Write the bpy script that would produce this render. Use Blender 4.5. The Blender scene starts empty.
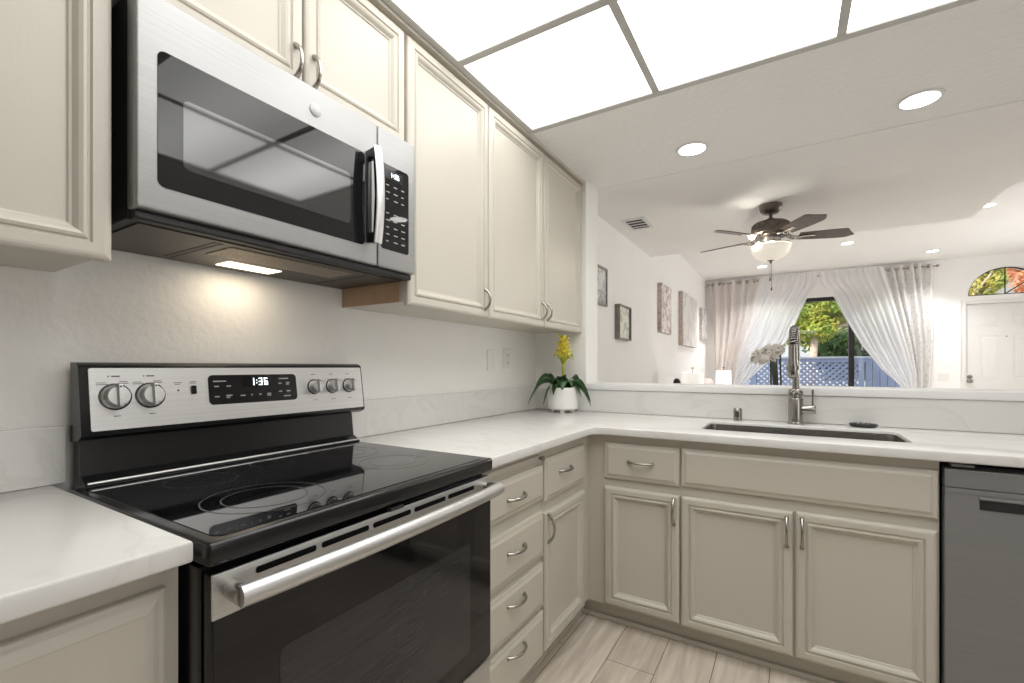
import bpy, bmesh, math, random
from math import sin, cos, pi, radians
from mathutils import Vector, Matrix

SC = bpy.context.scene
COL = SC.collection

# ------------------------------------------------------------------ camera
cam_d = bpy.data.cameras.new('camera')
cam_d.sensor_width = 36.0
cam_d.lens = 458.0 / 1024 * 36
cam_d.shift_y = 25.4 / 1024
cam_d.clip_start = 0.02
cam = bpy.data.objects.new('camera', cam_d)
COL.objects.link(cam)
cam.location = (1.4205, -2.6436, 1.1846)
cam.rotation_euler = (pi / 2, 0, 0.5439)
SC.camera = cam

# ------------------------------------------------------------------ world, sun, large lights, exposure
W = bpy.data.worlds.new('world')
SC.world = W
W.use_nodes = True
wn = W.node_tree
wn.nodes.clear()
w_out = wn.nodes.new('ShaderNodeOutputWorld')
w_bg = wn.nodes.new('ShaderNodeBackground')
w_bg.inputs[0].default_value = (0.84, 0.91, 1.0, 1)
w_bg.inputs[1].default_value = 2.0
wn.links.new(w_bg.outputs[0], w_out.inputs[0])

def light(name, kind, loc, energy, color=(1, 1, 1), **kw):
    d = bpy.data.lights.new(name, kind)
    d.energy = energy
    d.color = color
    rot = kw.pop('rot', (0, 0, 0))
    for k, v in kw.items():
        setattr(d, k, v)
    o = bpy.data.objects.new(name, d)
    COL.objects.link(o)
    o.location = loc
    o.rotation_euler = rot
    return o

sun_dir = Vector((0.30, 0.80, -0.58))
sun = light('sun', 'SUN', (0, -5, 8), 5.0, (1.0, 0.93, 0.82), angle=0.01)
sun.rotation_euler = sun_dir.to_track_quat('-Z', 'Y').to_euler()
# unseen fill light added at the closed right wall to brighten the living room
ld = light('living_fill', 'AREA', (5.65, 4.5, 1.35), 88, (0.98, 0.99, 1.0), shape='RECTANGLE', size=1.9, size_y=2.4)
ld.rotation_euler = Vector((-1, -.5, .14)).to_track_quat('-Z', 'Y').to_euler()
# added area light standing in for daylight from the kitchen's unseen right side
kd = light('kitchen_side_fill', 'AREA', (3.38, -2.3, 1.5), 14, (1.0, 0.985, 0.96), shape='RECTANGLE', size=1.4, size_y=1.8)
kd.rotation_euler = Vector((-1, 0, 0)).to_track_quat('-Z', 'Y').to_euler()

SC.view_settings.view_transform = 'Standard'
SC.view_settings.look = 'None'
SC.view_settings.gamma = 1.0
SC.view_settings.use_curve_mapping = False
SC.view_settings.exposure = 0.0
SC.cycles.diffuse_bounces = 6
SC.cycles.max_bounces = 14
SC.cycles.transparent_max_bounces = 16
SC.cycles.sample_clamp_indirect = 6.0

PANEL_EMIT = 3.45

# ------------------------------------------------------------------ materials
def mat(name, col, rough=0.5, metal=0.0, var=None, bump=None, spec=0.5, coat=0.0, emit=None, ior=None, aniso=None, trans=0.0, stretch=None):
    m = bpy.data.materials.new(name)
    m.use_nodes = True
    nt = m.node_tree
    b = nt.nodes['Principled BSDF']
    b.inputs['Base Color'].default_value = (*col, 1)
    b.inputs['Roughness'].default_value = rough
    b.inputs['Metallic'].default_value = metal
    b.inputs['Specular IOR Level'].default_value = spec
    if coat:
        b.inputs['Coat Weight'].default_value = coat
        b.inputs['Coat Roughness'].default_value = 0.05
    if ior:
        b.inputs['IOR'].default_value = ior
    if trans:
        b.inputs['Transmission Weight'].default_value = trans
    if emit:
        b.inputs['Emission Color'].default_value = (*emit[0], 1)
        b.inputs['Emission Strength'].default_value = emit[1]
    tc = nt.nodes.new('ShaderNodeTexCoord')
    src = tc.outputs['Object']
    if stretch:
        mp = nt.nodes.new('ShaderNodeMapping')
        mp.inputs['Scale'].default_value = stretch
        nt.links.new(src, mp.inputs[0])
        src = mp.outputs[0]
    if var:
        n = nt.nodes.new('ShaderNodeTexNoise')
        n.inputs['Scale'].default_value = var[0]
        n.inputs['Detail'].default_value = 4
        nt.links.new(src, n.inputs['Vector'])
        r = nt.nodes.new('ShaderNodeValToRGB')
        r.color_ramp.elements[0].position = 0.3
        r.color_ramp.elements[1].position = 0.7
        r.color_ramp.elements[0].color = (*[c * (1 - var[1]) for c in col], 1)
        r.color_ramp.elements[1].color = (*[min(1, c * (1 + var[1])) for c in col], 1)
        nt.links.new(n.outputs[0], r.inputs[0])
        nt.links.new(r.outputs[0], b.inputs['Base Color'])
    if bump:
        n2 = nt.nodes.new('ShaderNodeTexNoise')
        n2.inputs['Scale'].default_value = bump[0]
        n2.inputs['Detail'].default_value = 3
        nt.links.new(src, n2.inputs['Vector'])
        bp = nt.nodes.new('ShaderNodeBump')
        bp.inputs['Strength'].default_value = bump[1]
        bp.inputs['Distance'].default_value = 0.01
        nt.links.new(n2.outputs[0], bp.inputs['Height'])
        nt.links.new(bp.outputs[0], b.inputs['Normal'])
    return m

M = {}
M['wall'] = mat('wall_paint', (0.86, 0.85, 0.82), 0.7, var=(3, 0.012), bump=(45, 0.2))
M['tan_wall'] = mat('tan_wall_paint', (0.30, 0.275, 0.24), 0.7, var=(3, 0.02), bump=(45, 0.2))  # dark tone picked for the unseen walls to cut bounced light
M['living_wall'] = mat('living_wall_paint', (0.89, 0.89, 0.885), 0.7, var=(3, 0.01), bump=(60, 0.15))
M['ceiling'] = mat('ceiling_paint', (0.87, 0.875, 0.87), 0.75, var=(3, 0.01), bump=(38, 0.5))
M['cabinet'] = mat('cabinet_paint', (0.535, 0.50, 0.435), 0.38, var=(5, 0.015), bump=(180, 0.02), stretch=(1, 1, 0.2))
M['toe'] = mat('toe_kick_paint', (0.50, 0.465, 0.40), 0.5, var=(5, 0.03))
M['carton'] = mat('raw_cabinet_side', (0.52, 0.35, 0.22), 0.6, var=(20, 0.05), stretch=(1, 1, 0.1))
M['nickel'] = mat('brushed_nickel', (0.40, 0.38, 0.35), 0.24, 1.0, var=(60, 0.04))
M['chrome'] = mat('faucet_steel', (0.40, 0.385, 0.36), 0.26, 1.0, var=(60, 0.03))
M['steel'] = mat('brushed_steel', (0.62, 0.62, 0.615), 0.42, 1.0, var=(60, 0.06), stretch=(1, 0.02, 6), bump=(120, 0.015))
M['mwsteel'] = mat('microwave_steel', (0.36, 0.36, 0.358), 0.55, 1.0, var=(60, 0.05), stretch=(1, 0.02, 6))
M['sinksteel'] = mat('sink_steel', (0.45, 0.44, 0.42), 0.25, 1.0, var=(40, 0.08), stretch=(0.05, 3, 1))
M['darksteel'] = mat('slate_steel', (0.24, 0.243, 0.245), 0.45, 0.35, var=(50, 0.05), stretch=(0.03, 1, 5))
M['nickel_dark'] = mat('slate_trim', (0.30, 0.30, 0.30), 0.4, 0.6, var=(50, 0.04), stretch=(0.03, 1, 5))
M['black'] = mat('black_enamel', (0.010, 0.010, 0.011), 0.22, var=(8, 0.1))
M['blackmatte'] = mat('black_plastic', (0.013, 0.013, 0.014), 0.5, var=(30, 0.15))
M['cookglass'] = mat('cooktop_glass', (0.006, 0.006, 0.007), 0.025, var=(6, 0.1), ior=1.55)
M['ovenglass'] = mat('oven_glass', (0.007, 0.007, 0.0075), 0.06, var=(6, 0.1), ior=1.45)
M['ovenwindow'] = mat('oven_window_glass', (0.022, 0.022, 0.023), 0.12, var=(60, 0.25), stretch=(1, 0.15, 3), ior=1.5)
M['mwglass'] = mat('microwave_glass', (0.010, 0.010, 0.011), 0.03, var=(6, 0.1), ior=1.5)
M['mwwindow'] = mat('microwave_window', (0.028, 0.028, 0.029), 0.05, var=(300, 0.2), ior=1.85)
M['burner'] = mat('burner_print', (0.026, 0.026, 0.027), 0.2, var=(20, 0.1), ior=1.8)
M['print'] = mat('panel_lettering', (0.36, 0.36, 0.36), 0.5, var=(20, 0.05))
M['darkprint'] = mat('dark_print', (0.05, 0.05, 0.05), 0.5, var=(20, 0.05))
M['digits'] = mat('display_digits', (0.9, 0.95, 1), 0.5, var=(20, 0.01), emit=((0.85, 0.95, 1), 1.6))
M['display'] = mat('display_glass', (0.012, 0.012, 0.014), 0.15, var=(20, 0.05))
M['whiteplastic'] = mat('white_plastic', (0.80, 0.79, 0.76), 0.35, var=(20, 0.01))
M['trimwhite'] = mat('white_trim_paint', (0.78, 0.78, 0.775), 0.45, var=(10, 0.01))
M['pot'] = mat('white_ceramic', (0.82, 0.81, 0.79), 0.35, var=(14, 0.02), bump=(60, 0.06))
M['soil'] = mat('potting_bark', (0.05, 0.032, 0.02), 0.9, var=(60, 0.4), bump=(80, 0.8))
M['leaf'] = mat('bromeliad_leaf', (0.040, 0.095, 0.032), 0.35, var=(14, 0.3), stretch=(1, 1, 1))
M['bract'] = mat('yellow_bract', (0.90, 0.78, 0.10), 0.45, var=(30, 0.12))
M['bractgreen'] = mat('yellow_green_bract', (0.42, 0.45, 0.05), 0.45, var=(30, 0.2))
M['bronze'] = mat('fan_bronze', (0.16, 0.135, 0.115), 0.35, 0.8, var=(40, 0.2))
M['silver'] = mat('fan_pewter', (0.62, 0.59, 0.56), 0.22, 1.0, var=(40, 0.08))
M['blade'] = mat('fan_blade_wood', (0.085, 0.072, 0.066), 0.35, var=(20, 0.25), stretch=(1, 1, 1))
M['bowl'] = mat('alabaster_glass', (0.85, 0.80, 0.72), 0.35, var=(9, 0.05), emit=((1.0, 0.92, 0.80), 0.42))
M['lens'] = mat('downlight_lens', (0.95, 0.95, 0.95), 0.5, var=(9, 0.01), emit=((1.0, 0.97, 0.93), 9.0))
M['hoodlens'] = mat('hood_lamp_lens', (0.95, 0.9, 0.8), 0.5, var=(9, 0.01), emit=((1.0, 0.84, 0.62), 2.2))
M['shade'] = mat('lamp_shade_linen', (0.93, 0.92, 0.90), 0.8, var=(80, 0.02), emit=((1.0, 0.97, 0.92), 0.45))
M['frame_dark'] = mat('taupe_frame', (0.20, 0.18, 0.155), 0.45, var=(20, 0.15))
M['frame_grey'] = mat('grey_frame', (0.26, 0.26, 0.25), 0.45, var=(20, 0.12))
M['mirror'] = mat('mirror_glass', (0.85, 0.88, 0.84), 0.02, 1.0, var=(2, 0.02))
M['canvas_edge'] = mat('canvas_edge', (0.50, 0.43, 0.39), 0.8, var=(40, 0.35), bump=(200, 0.1))
M['blackframe'] = mat('window_frame_black', (0.012, 0.011, 0.011), 0.4, var=(20, 0.1))
M['sofa'] = mat('blush_upholstery', (0.70, 0.62, 0.60), 0.85, var=(60, 0.04), bump=(300, 0.1))
M['petal'] = mat('orchid_petal', (0.80, 0.78, 0.72), 0.5, var=(40, 0.08))
M['petalheart'] = mat('orchid_heart', (0.20, 0.13, 0.09), 0.5, var=(40, 0.3))
M['stem'] = mat('orchid_stem', (0.045, 0.055, 0.035), 0.5, var=(40, 0.2))
M['tablewood'] = mat('table_wood', (0.28, 0.19, 0.12), 0.4, var=(12, 0.2), stretch=(0.2, 3, 1))
M['fence'] = mat('fence_blue_paint', (0.30, 0.35, 0.50), 0.6, var=(12, 0.06))
M['fencetop'] = mat('fence_cap_paint', (0.50, 0.52, 0.58), 0.6, var=(12, 0.06))
M['trunk'] = mat('sunlit_trunk', (0.62, 0.47, 0.38), 0.85, var=(14, 0.2), bump=(20, 0.6))
M['deck'] = mat('deck_boards', (0.35, 0.33, 0.32), 0.7, var=(20, 0.2), stretch=(10, 0.5, 1))
M['ground'] = mat('garden_ground', (0.42, 0.39, 0.30), 0.9, var=(1.5, 0.5), bump=(10, 0.5))
M['house'] = mat('neighbour_siding', (0.42, 0.43, 0.47), 0.7, var=(6, 0.08))
M['drain'] = mat('dark_rubber', (0.028, 0.03, 0.032), 0.4, var=(30, 0.2))
M['badge'] = mat('badge_grey', (0.42, 0.42, 0.42), 0.45, 0.3, var=(60, 0.05))
M['hoodplate'] = mat('hood_plate', (0.075, 0.065, 0.055), 0.42, 0.7, var=(30, 0.1))
M['voidblack'] = mat('slot_black', (0.003, 0.003, 0.003), 0.9, var=(30, 0.1), spec=0.1)
M['gold'] = mat('hood_filter_mesh', (0.30, 0.25, 0.19), 0.35, 1.0, var=(240, 0.6), bump=(300, 0.7))
M['gasket'] = mat('ceiling_grid_paint', (0.54, 0.535, 0.52), 0.5, var=(10, 0.02))

def leafmat(name, a, b2, c3):
    m = bpy.data.materials.new(name)
    m.use_nodes = True
    nt = m.node_tree
    b = nt.nodes['Principled BSDF']
    b.inputs['Roughness'].default_value = 0.55
    tc = nt.nodes.new('ShaderNodeTexCoord')
    n = nt.nodes.new('ShaderNodeTexNoise')
    n.inputs['Scale'].default_value = 2.6
    n.inputs['Detail'].default_value = 5
    nt.links.new(tc.outputs['Object'], n.inputs['Vector'])
    r = nt.nodes.new('ShaderNodeValToRGB')
    r.color_ramp.elements[0].position = 0.32
    r.color_ramp.elements[1].position = 0.68
    r.color_ramp.elements[0].color = (*a, 1)
    r.color_ramp.elements[1].color = (*c3, 1)
    e = r.color_ramp.elements.new(0.5)
    e.color = (*b2, 1)
    nt.links.new(n.outputs[0], r.inputs[0])
    nt.links.new(r.outputs[0], b.inputs['Base Color'])
    b.inputs['Subsurface Weight'].default_value = 0.0
    tr = nt.nodes.new('ShaderNodeBsdfTranslucent')
    nt.links.new(r.outputs[0], tr.inputs[0])
    mx = nt.nodes.new('ShaderNodeMixShader')
    mx.inputs[0].default_value = 0.3
    nt.links.new(b.outputs[0], mx.inputs[1])
    nt.links.new(tr.outputs[0], mx.inputs[2])
    nt.links.new(mx.outputs[0], nt.nodes['Material Output'].inputs[0])
    return m

M['tree_leaf'] = leafmat('tree_leaf', (0.16, 0.26, 0.03), (0.34, 0.42, 0.05), (0.62, 0.52, 0.10))
M['bush_leaf'] = leafmat('bush_leaf', (0.05, 0.10, 0.03), (0.10, 0.19, 0.06), (0.18, 0.28, 0.10))
M['yellow_leaf'] = leafmat('yellow_leaf', (0.30, 0.36, 0.05), (0.60, 0.52, 0.08), (0.80, 0.70, 0.30))
M['red_leaf'] = leafmat('red_leaf', (0.50, 0.14, 0.05), (0.75, 0.30, 0.12), (0.85, 0.50, 0.35))

def quartz():
    m = mat('white_quartz', (0.80, 0.795, 0.775), 0.22)
    nt = m.node_tree
    b = nt.nodes['Principled BSDF']
    tc = nt.nodes.new('ShaderNodeTexCoord')
    mp = nt.nodes.new('ShaderNodeMapping')
    mp.inputs['Rotation'].default_value = (0.3, 0.2, 0.9)
    mp.inputs['Scale'].default_value = (1.0, 3.2, 2.0)
    nt.links.new(tc.outputs['Object'], mp.inputs[0])
    n = nt.nodes.new('ShaderNodeTexNoise')
    n.inputs['Scale'].default_value = 1.7
    n.inputs['Detail'].default_value = 7
    n.inputs['Distortion'].default_value = 1.4
    nt.links.new(mp.outputs[0], n.inputs['Vector'])
    r = nt.nodes.new('ShaderNodeValToRGB')
    cr = r.color_ramp
    cr.elements[0].position = 0.465
    cr.elements[0].color = (0.70, 0.695, 0.675, 1)
    cr.elements[1].position = 0.53
    cr.elements[1].color = (0.71, 0.705, 0.685, 1)
    e = cr.elements.new(0.495)
    e.color = (0.665, 0.652, 0.625, 1)
    nt.links.new(n.outputs[0], r.inputs[0])
    nt.links.new(r.outputs[0], b.inputs['Base Color'])
    return m
M['quartz'] = quartz()

def planks():
    m = mat('oak_plank_floor', (0.5, 0.45, 0.4), 0.42)
    nt = m.node_tree
    b = nt.nodes['Principled BSDF']
    tc = nt.nodes.new('ShaderNodeTexCoord')
    sp = nt.nodes.new('ShaderNodeSeparateXYZ')
    nt.links.new(tc.outputs['Object'], sp.inputs[0])
    cb = nt.nodes.new('ShaderNodeCombineXYZ')
    ax = nt.nodes.new('ShaderNodeMath'); ax.operation = 'ADD'; ax.inputs[1].default_value = 0.855 + 12.2
    ay = nt.nodes.new('ShaderNodeMath'); ay.operation = 'ADD'; ay.inputs[1].default_value = -0.786 + 0.19 * 61
    nt.links.new(sp.outputs['Y'], ax.inputs[0])
    nt.links.new(sp.outputs['X'], ay.inputs[0])
    nt.links.new(ax.outputs[0], cb.inputs[0])
    nt.links.new(ay.outputs[0], cb.inputs[1])
    br = nt.nodes.new('ShaderNodeTexBrick')
    br.offset = 0.37
    br.offset_frequency = 2
    br.inputs['Scale'].default_value = 1.0
    br.inputs['Brick Width'].default_value = 1.22
    br.inputs['Row Height'].default_value = 0.19
    br.inputs['Mortar Size'].default_value = 0.0016
    br.inputs['Color1'].default_value = (0.66, 0.60, 0.525, 1)
    br.inputs['Color2'].default_value = (0.55, 0.49, 0.42, 1)
    br.inputs['Mortar'].default_value = (0.16, 0.13, 0.105, 1)
    nt.links.new(cb.outputs[0], br.inputs['Vector'])
    mp = nt.nodes.new('ShaderNodeMapping')
    mp.inputs['Scale'].default_value = (14, 1.3, 1)
    nt.links.new(tc.outputs['Object'], mp.inputs[0])
    n = nt.nodes.new('ShaderNodeTexNoise')
    n.inputs['Scale'].default_value = 2.2
    n.inputs['Detail'].default_value = 8
    n.inputs['Distortion'].default_value = 0.7
    nt.links.new(mp.outputs[0], n.inputs['Vector'])
    r = nt.nodes.new('ShaderNodeValToRGB')
    r.color_ramp.elements[0].position = 0.3
    r.color_ramp.elements[0].color = (0.74, 0.72, 0.70, 1)
    r.color_ramp.elements[1].position = 0.7
    r.color_ramp.elements[1].color = (1.15, 1.14, 1.12, 1)
    nt.links.new(n.outputs[0], r.inputs[0])
    mx = nt.nodes.new('ShaderNodeMix')
    mx.data_type = 'RGBA'
    mx.blend_type = 'MULTIPLY'
    mx.inputs[0].default_value = 1.0
    nt.links.new(br.outputs['Color'], mx.inputs[6])
    nt.links.new(r.outputs[0], mx.inputs[7])
    nt.links.new(mx.outputs[2], b.inputs['Base Color'])
    return m
M['floor'] = planks()

def diffuser():
    m = mat('light_diffuser', (0.85, 0.85, 0.83), 0.5)
    nt = m.node_tree
    b = nt.nodes['Principled BSDF']
    tc = nt.nodes.new('ShaderNodeTexCoord')
    sp = nt.nodes.new('ShaderNodeSeparateXYZ')
    nt.links.new(tc.outputs['Object'], sp.inputs[0])
    mu = nt.nodes.new('ShaderNodeMath'); mu.operation = 'MULTIPLY'; mu.inputs[1].default_value = 2 * pi / 0.58
    nt.links.new(sp.outputs['Y'], mu.inputs[0])
    c = nt.nodes.new('ShaderNodeMath'); c.operation = 'COSINE'
    nt.links.new(mu.outputs[0], c.inputs[0])
    r = nt.nodes.new('ShaderNodeMapRange')
    r.inputs['From Min'].default_value = -1
    r.inputs['From Max'].default_value = 1
    r.inputs['To Min'].default_value = PANEL_EMIT * 0.80
    r.inputs['To Max'].default_value = PANEL_EMIT * 1.25
    nt.links.new(c.outputs[0], r.inputs[0])
    b.inputs['Emission Color'].default_value = (1.0, 0.995, 0.98, 1)
    nt.links.new(r.outputs[0], b.inputs['Emission Strength'])
    return m
M['diffuser'] = diffuser()

def cloth(name, col, alpha, pattern=None, transl=0.5):
    m = bpy.data.materials.new(name)
    m.use_nodes = True
    nt = m.node_tree
    nt.nodes.remove(nt.nodes['Principled BSDF'])
    out = nt.nodes['Material Output']
    d = nt.nodes.new('ShaderNodeBsdfDiffuse'); d.inputs[0].default_value = (*col, 1)
    t = nt.nodes.new('ShaderNodeBsdfTranslucent'); t.inputs[0].default_value = (*col, 1)
    mx = nt.nodes.new('ShaderNodeMixShader'); mx.inputs[0].default_value = transl
    nt.links.new(d.outputs[0], mx.inputs[1]); nt.links.new(t.outputs[0], mx.inputs[2])
    tp = nt.nodes.new('ShaderNodeBsdfTransparent')
    m2 = nt.nodes.new('ShaderNodeMixShader')
    nt.links.new(tp.outputs[0], m2.inputs[1]); nt.links.new(mx.outputs[0], m2.inputs[2])
    tc = nt.nodes.new('ShaderNodeTexCoord')
    n = nt.nodes.new('ShaderNodeTexNoise'); n.inputs['Scale'].default_value = 250
    nt.links.new(tc.outputs['Object'], n.inputs['Vector'])
    mr = nt.nodes.new('ShaderNodeMapRange')
    mr.inputs['To Min'].default_value = max(0, alpha - 0.08)
    mr.inputs['To Max'].default_value = min(1, alpha + 0.08)
    nt.links.new(n.outputs[0], mr.inputs[0])
    nt.links.new(mr.outputs[0], m2.inputs[0])
    if pattern:
        v = nt.nodes.new('ShaderNodeTexVoronoi'); v.inputs['Scale'].default_value = pattern[0]
        nt.links.new(tc.outputs['Object'], v.inputs['Vector'])
        r = nt.nodes.new('ShaderNodeValToRGB')
        r.color_ramp.elements[0].position = 0.25; r.color_ramp.elements[0].color = (*pattern[1], 1)
        r.color_ramp.elements[1].position = 0.4; r.color_ramp.elements[1].color = (*col, 1)
        nt.links.new(v.outputs['Distance'], r.inputs[0])
        nt.links.new(r.outputs[0], d.inputs[0]); nt.links.new(r.outputs[0], t.inputs[0])
    nt.links.new(m2.outputs[0], out.inputs[0])
    return m
M['sheer'] = cloth('sheer_voile', (0.95, 0.95, 0.96), 0.86, None, 0.6)
M['drape'] = cloth('lined_drape', (0.88, 0.84, 0.815), 0.97, None, 0.35)
M['drape_pattern'] = cloth('patterned_drape', (0.87, 0.86, 0.85), 0.97, (16, (0.76, 0.745, 0.73)), 0.35)

def glass():
    m = bpy.data.materials.new('clear_pane')
    m.use_nodes = True
    nt = m.node_tree
    b = nt.nodes['Principled BSDF']
    b.inputs['Base Color'].default_value = (0.9, 0.95, 0.95, 1)
    b.inputs['Roughness'].default_value = 0.0
    tp = nt.nodes.new('ShaderNodeBsdfTransparent')
    tp.inputs[0].default_value = (0.97, 0.98, 0.98, 1)
    gl = nt.nodes.new('ShaderNodeBsdfGlossy')
    gl.inputs['Roughness'].default_value = 0.0
    fr = nt.nodes.new('ShaderNodeFresnel'); fr.inputs[0].default_value = 1.4
    n = nt.nodes.new('ShaderNodeTexNoise'); n.inputs['Scale'].default_value = 1.0
    bp = nt.nodes.new('ShaderNodeBump'); bp.inputs['Strength'].default_value = 0.01
    nt.links.new(n.outputs[0], bp.inputs['Height']); nt.links.new(bp.outputs[0], gl.inputs['Normal'])
    mx = nt.nodes.new('ShaderNodeMixShader')
    nt.links.new(fr.outputs[0], mx.inputs[0])
    nt.links.new(tp.outputs[0], mx.inputs[1]); nt.links.new(gl.outputs[0], mx.inputs[2])
    nt.links.new(mx.outputs[0], nt.nodes['Material Output'].inputs[0])
    return m
M['pane'] = glass()

def art(name, base, marks, scale, seed):
    m = mat(name, base, 0.75)
    nt = m.node_tree
    b = nt.nodes['Principled BSDF']
    tc = nt.nodes.new('ShaderNodeTexCoord')
    mp = nt.nodes.new('ShaderNodeMapping')
    mp.inputs['Location'].default_value = (seed, seed * 2, seed * 3)
    mp.inputs['Scale'].default_value = (1, 1.0, 1.0)
    nt.links.new(tc.outputs['Object'], mp.inputs[0])
    n = nt.nodes.new('ShaderNodeTexNoise'); n.inputs['Scale'].default_value = scale; n.inputs['Detail'].default_value = 6
    n.inputs['Distortion'].default_value = 1.5
    nt.links.new(mp.outputs[0], n.inputs['Vector'])
    r = nt.nodes.new('ShaderNodeValToRGB')
    r.color_ramp.elements[0].position = 0.36; r.color_ramp.elements[0].color = (*marks, 1)
    r.color_ramp.elements[1].position = 0.56; r.color_ramp.elements[1].color = (*base, 1)
    nt.links.new(n.outputs[0], r.inputs[0]); nt.links.new(r.outputs[0], b.inputs['Base Color'])
    return m
M['art_pink'] = art('abstract_pink_paint', (0.80, 0.77, 0.76), (0.38, 0.28, 0.27), 7, 1.3)
M['art_pale'] = art('abstract_pale_paint', (0.76, 0.75, 0.73), (0.62, 0.60, 0.58), 3, 4.1)
M['art_grey'] = art('abstract_grey_paint', (0.72, 0.71, 0.70), (0.35, 0.34, 0.34), 5, 7.7)
M['art_ink'] = art('ink_print', (0.74, 0.76, 0.74), (0.30, 0.30, 0.30), 9, 9.2)
M['art_glare'] = art('glare_print', (0.84, 0.86, 0.78), (0.42, 0.46, 0.38), 11, 2.2)  # pale green tone paints in the bright reflection on the framed glass

# ------------------------------------------------------------------ mesh helpers
ORG = {}

def thing(name, label, cat, loc, group=None):
    o = bpy.data.objects.new(name, None)
    COL.objects.link(o)
    o.empty_display_size = 0.05
    o.location = loc
    o['label'] = label
    o['category'] = cat
    if group:
        o['group'] = group
    ORG[o.name] = Vector(loc)
    return o

def tag(o, label, cat, group=None, kind=None):
    o['label'] = label
    o['category'] = cat
    if group:
        o['group'] = group
    if kind:
        o['kind'] = kind
    return o

def part(name, bm, m, parent=None, smooth=None, org=None, label=None, prints=None):
    """links bm (built in world coordinates) as one mesh object; prints = (bmesh, material) printed on it"""
    if prints:
        n0 = len(bm.faces)
        merge(bm, prints[0])
        bm.faces.ensure_lookup_table()
        for f in bm.faces[n0:]:
            f.material_index = 1
    if parent is not None:
        L = ORG[parent.name]
    elif org is not None:
        L = Vector(org)
    else:
        L = Vector((0, 0, 0))
    bmesh.ops.remove_doubles(bm, verts=bm.verts, dist=1e-6)
    bmesh.ops.recalc_face_normals(bm, faces=bm.faces)
    me = bpy.data.meshes.new(name)
    bmesh.ops.translate(bm, verts=bm.verts, vec=-L)
    if smooth is not None:
        lim = radians(smooth)
        for f in bm.faces:
            f.smooth = True
        for e in bm.edges:
            e.smooth = not (len(e.link_faces) == 2 and e.calc_face_angle(0) > lim)
    bm.to_mesh(me)
    bm.free()
    me.materials.append(M[m])
    if prints:
        me.materials.append(M[prints[1]])
    o = bpy.data.objects.new(name, me)
    COL.objects.link(o)
    if parent is not None:
        o.parent = parent
        ORG[o.name] = L
    else:
        o.location = L
        ORG[o.name] = L
    if label:
        o['label'] = label
    return o

def struct(name, bm, m, smooth=None):
    o = part(name, bm, m, None, smooth)
    o['kind'] = 'structure'
    return o

def merge(dst, src):
    me = bpy.data.meshes.new('tmp')
    src.to_mesh(me)
    src.free()
    dst.from_mesh(me)
    bpy.data.meshes.remove(me)

def box(bm, x0, x1, y0, y1, z0, z1, bev=0.0, seg=2):
    t = bmesh.new()
    bmesh.ops.create_cube(t, size=1.0)
    for v in t.verts:
        v.co = Vector(((x0 + x1) / 2 + v.co.x * (x1 - x0), (y0 + y1) / 2 + v.co.y * (y1 - y0), (z0 + z1) / 2 + v.co.z * (z1 - z0)))
    if bev:
        bmesh.ops.bevel(t, geom=list(t.edges), offset=bev, segments=seg, profile=0.5, affect='EDGES')
    merge(bm, t)
    return bm

def B(*a, **k):
    return box(bmesh.new(), *a, **k)

def basis(axis):
    n = Vector(axis).normalized()
    u = n.orthogonal().normalized() if abs(n.z) < 0.99 else Vector((1, 0, 0))
    return u, n.cross(u).normalized(), n

def lathe(bm, prof, o, axis=(0, 0, 1), seg=32, sq=(1, 1), closed=False):
    if closed:
        prof = list(prof) + [prof[0]]
    u, v, n = basis(axis)
    o = Vector(o)
    rings = []
    for r, h in prof:
        if r < 1e-6:
            rings.append([bm.verts.new(o + n * h)])
        else:
            rings.append([bm.verts.new(o + n * h + (u * cos(2 * pi * i / seg) * sq[0] + v * sin(2 * pi * i / seg) * sq[1]) * r) for i in range(seg)])
    for a, b in zip(rings, rings[1:]):
        if len(a) == 1 and len(b) == 1:
            continue
        for i in range(seg):
            j = (i + 1) % seg
            if len(a) == 1:
                bm.faces.new((a[0], b[i], b[j]))
            elif len(b) == 1:
                bm.faces.new((a[i], a[j], b[0]))
            else:
                bm.faces.new((a[i], a[j], b[j], b[i]))
    for rg in (rings[0], rings[-1]):
        if len(rg) > 1 and not closed:
            bm.faces.new(rg)
    return bm

def tube(bm, pts, rad, seg=10, flat=(1, 1), up=None):
    pts = [Vector(p) for p in pts]
    n = len(pts)
    rads = rad if isinstance(rad, (list, tuple)) else [rad] * n
    rings = []
    ref = None
    for i, p in enumerate(pts):
        t = (pts[min(i + 1, n - 1)] - pts[max(i - 1, 0)]).normalized()
        if ref is None:
            ref = Vector(up) if up is not None else t.orthogonal()
        ref = (ref - t * ref.dot(t)).normalized()
        b = t.cross(ref)
        rings.append([bm.verts.new(p + (ref * cos(2 * pi * k / seg) * flat[0] + b * sin(2 * pi * k / seg) * flat[1]) * rads[i]) for k in range(seg)])
    for a, c in zip(rings, rings[1:]):
        for k in range(seg):
            j = (k + 1) % seg
            bm.faces.new((a[k], a[j], c[j], c[k]))
    bm.faces.new(rings[0])
    bm.faces.new(rings[-1])
    return bm

def loft_panel(bm, O, U, Wv, N, w, h, prof):
    """door or drawer front: concentric rectangles; prof = (inset, height) pairs"""
    O, U, Wv, N = Vector(O), Vector(U), Vector(Wv), Vector(N)
    rings = []
    for i, d in prof:
        rings.append([bm.verts.new(O + U * a + Wv * b + N * d) for a, b in ((i, i), (w - i, i), (w - i, h - i), (i, h - i))])
    for a, b in zip(rings, rings[1:]):
        for k in range(4):
            j = (k + 1) % 4
            bm.faces.new((a[k], a[j], b[j], b[k]))
    bm.faces.new(rings[0])
    bm.faces.new(rings[-1])
    return bm

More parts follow.
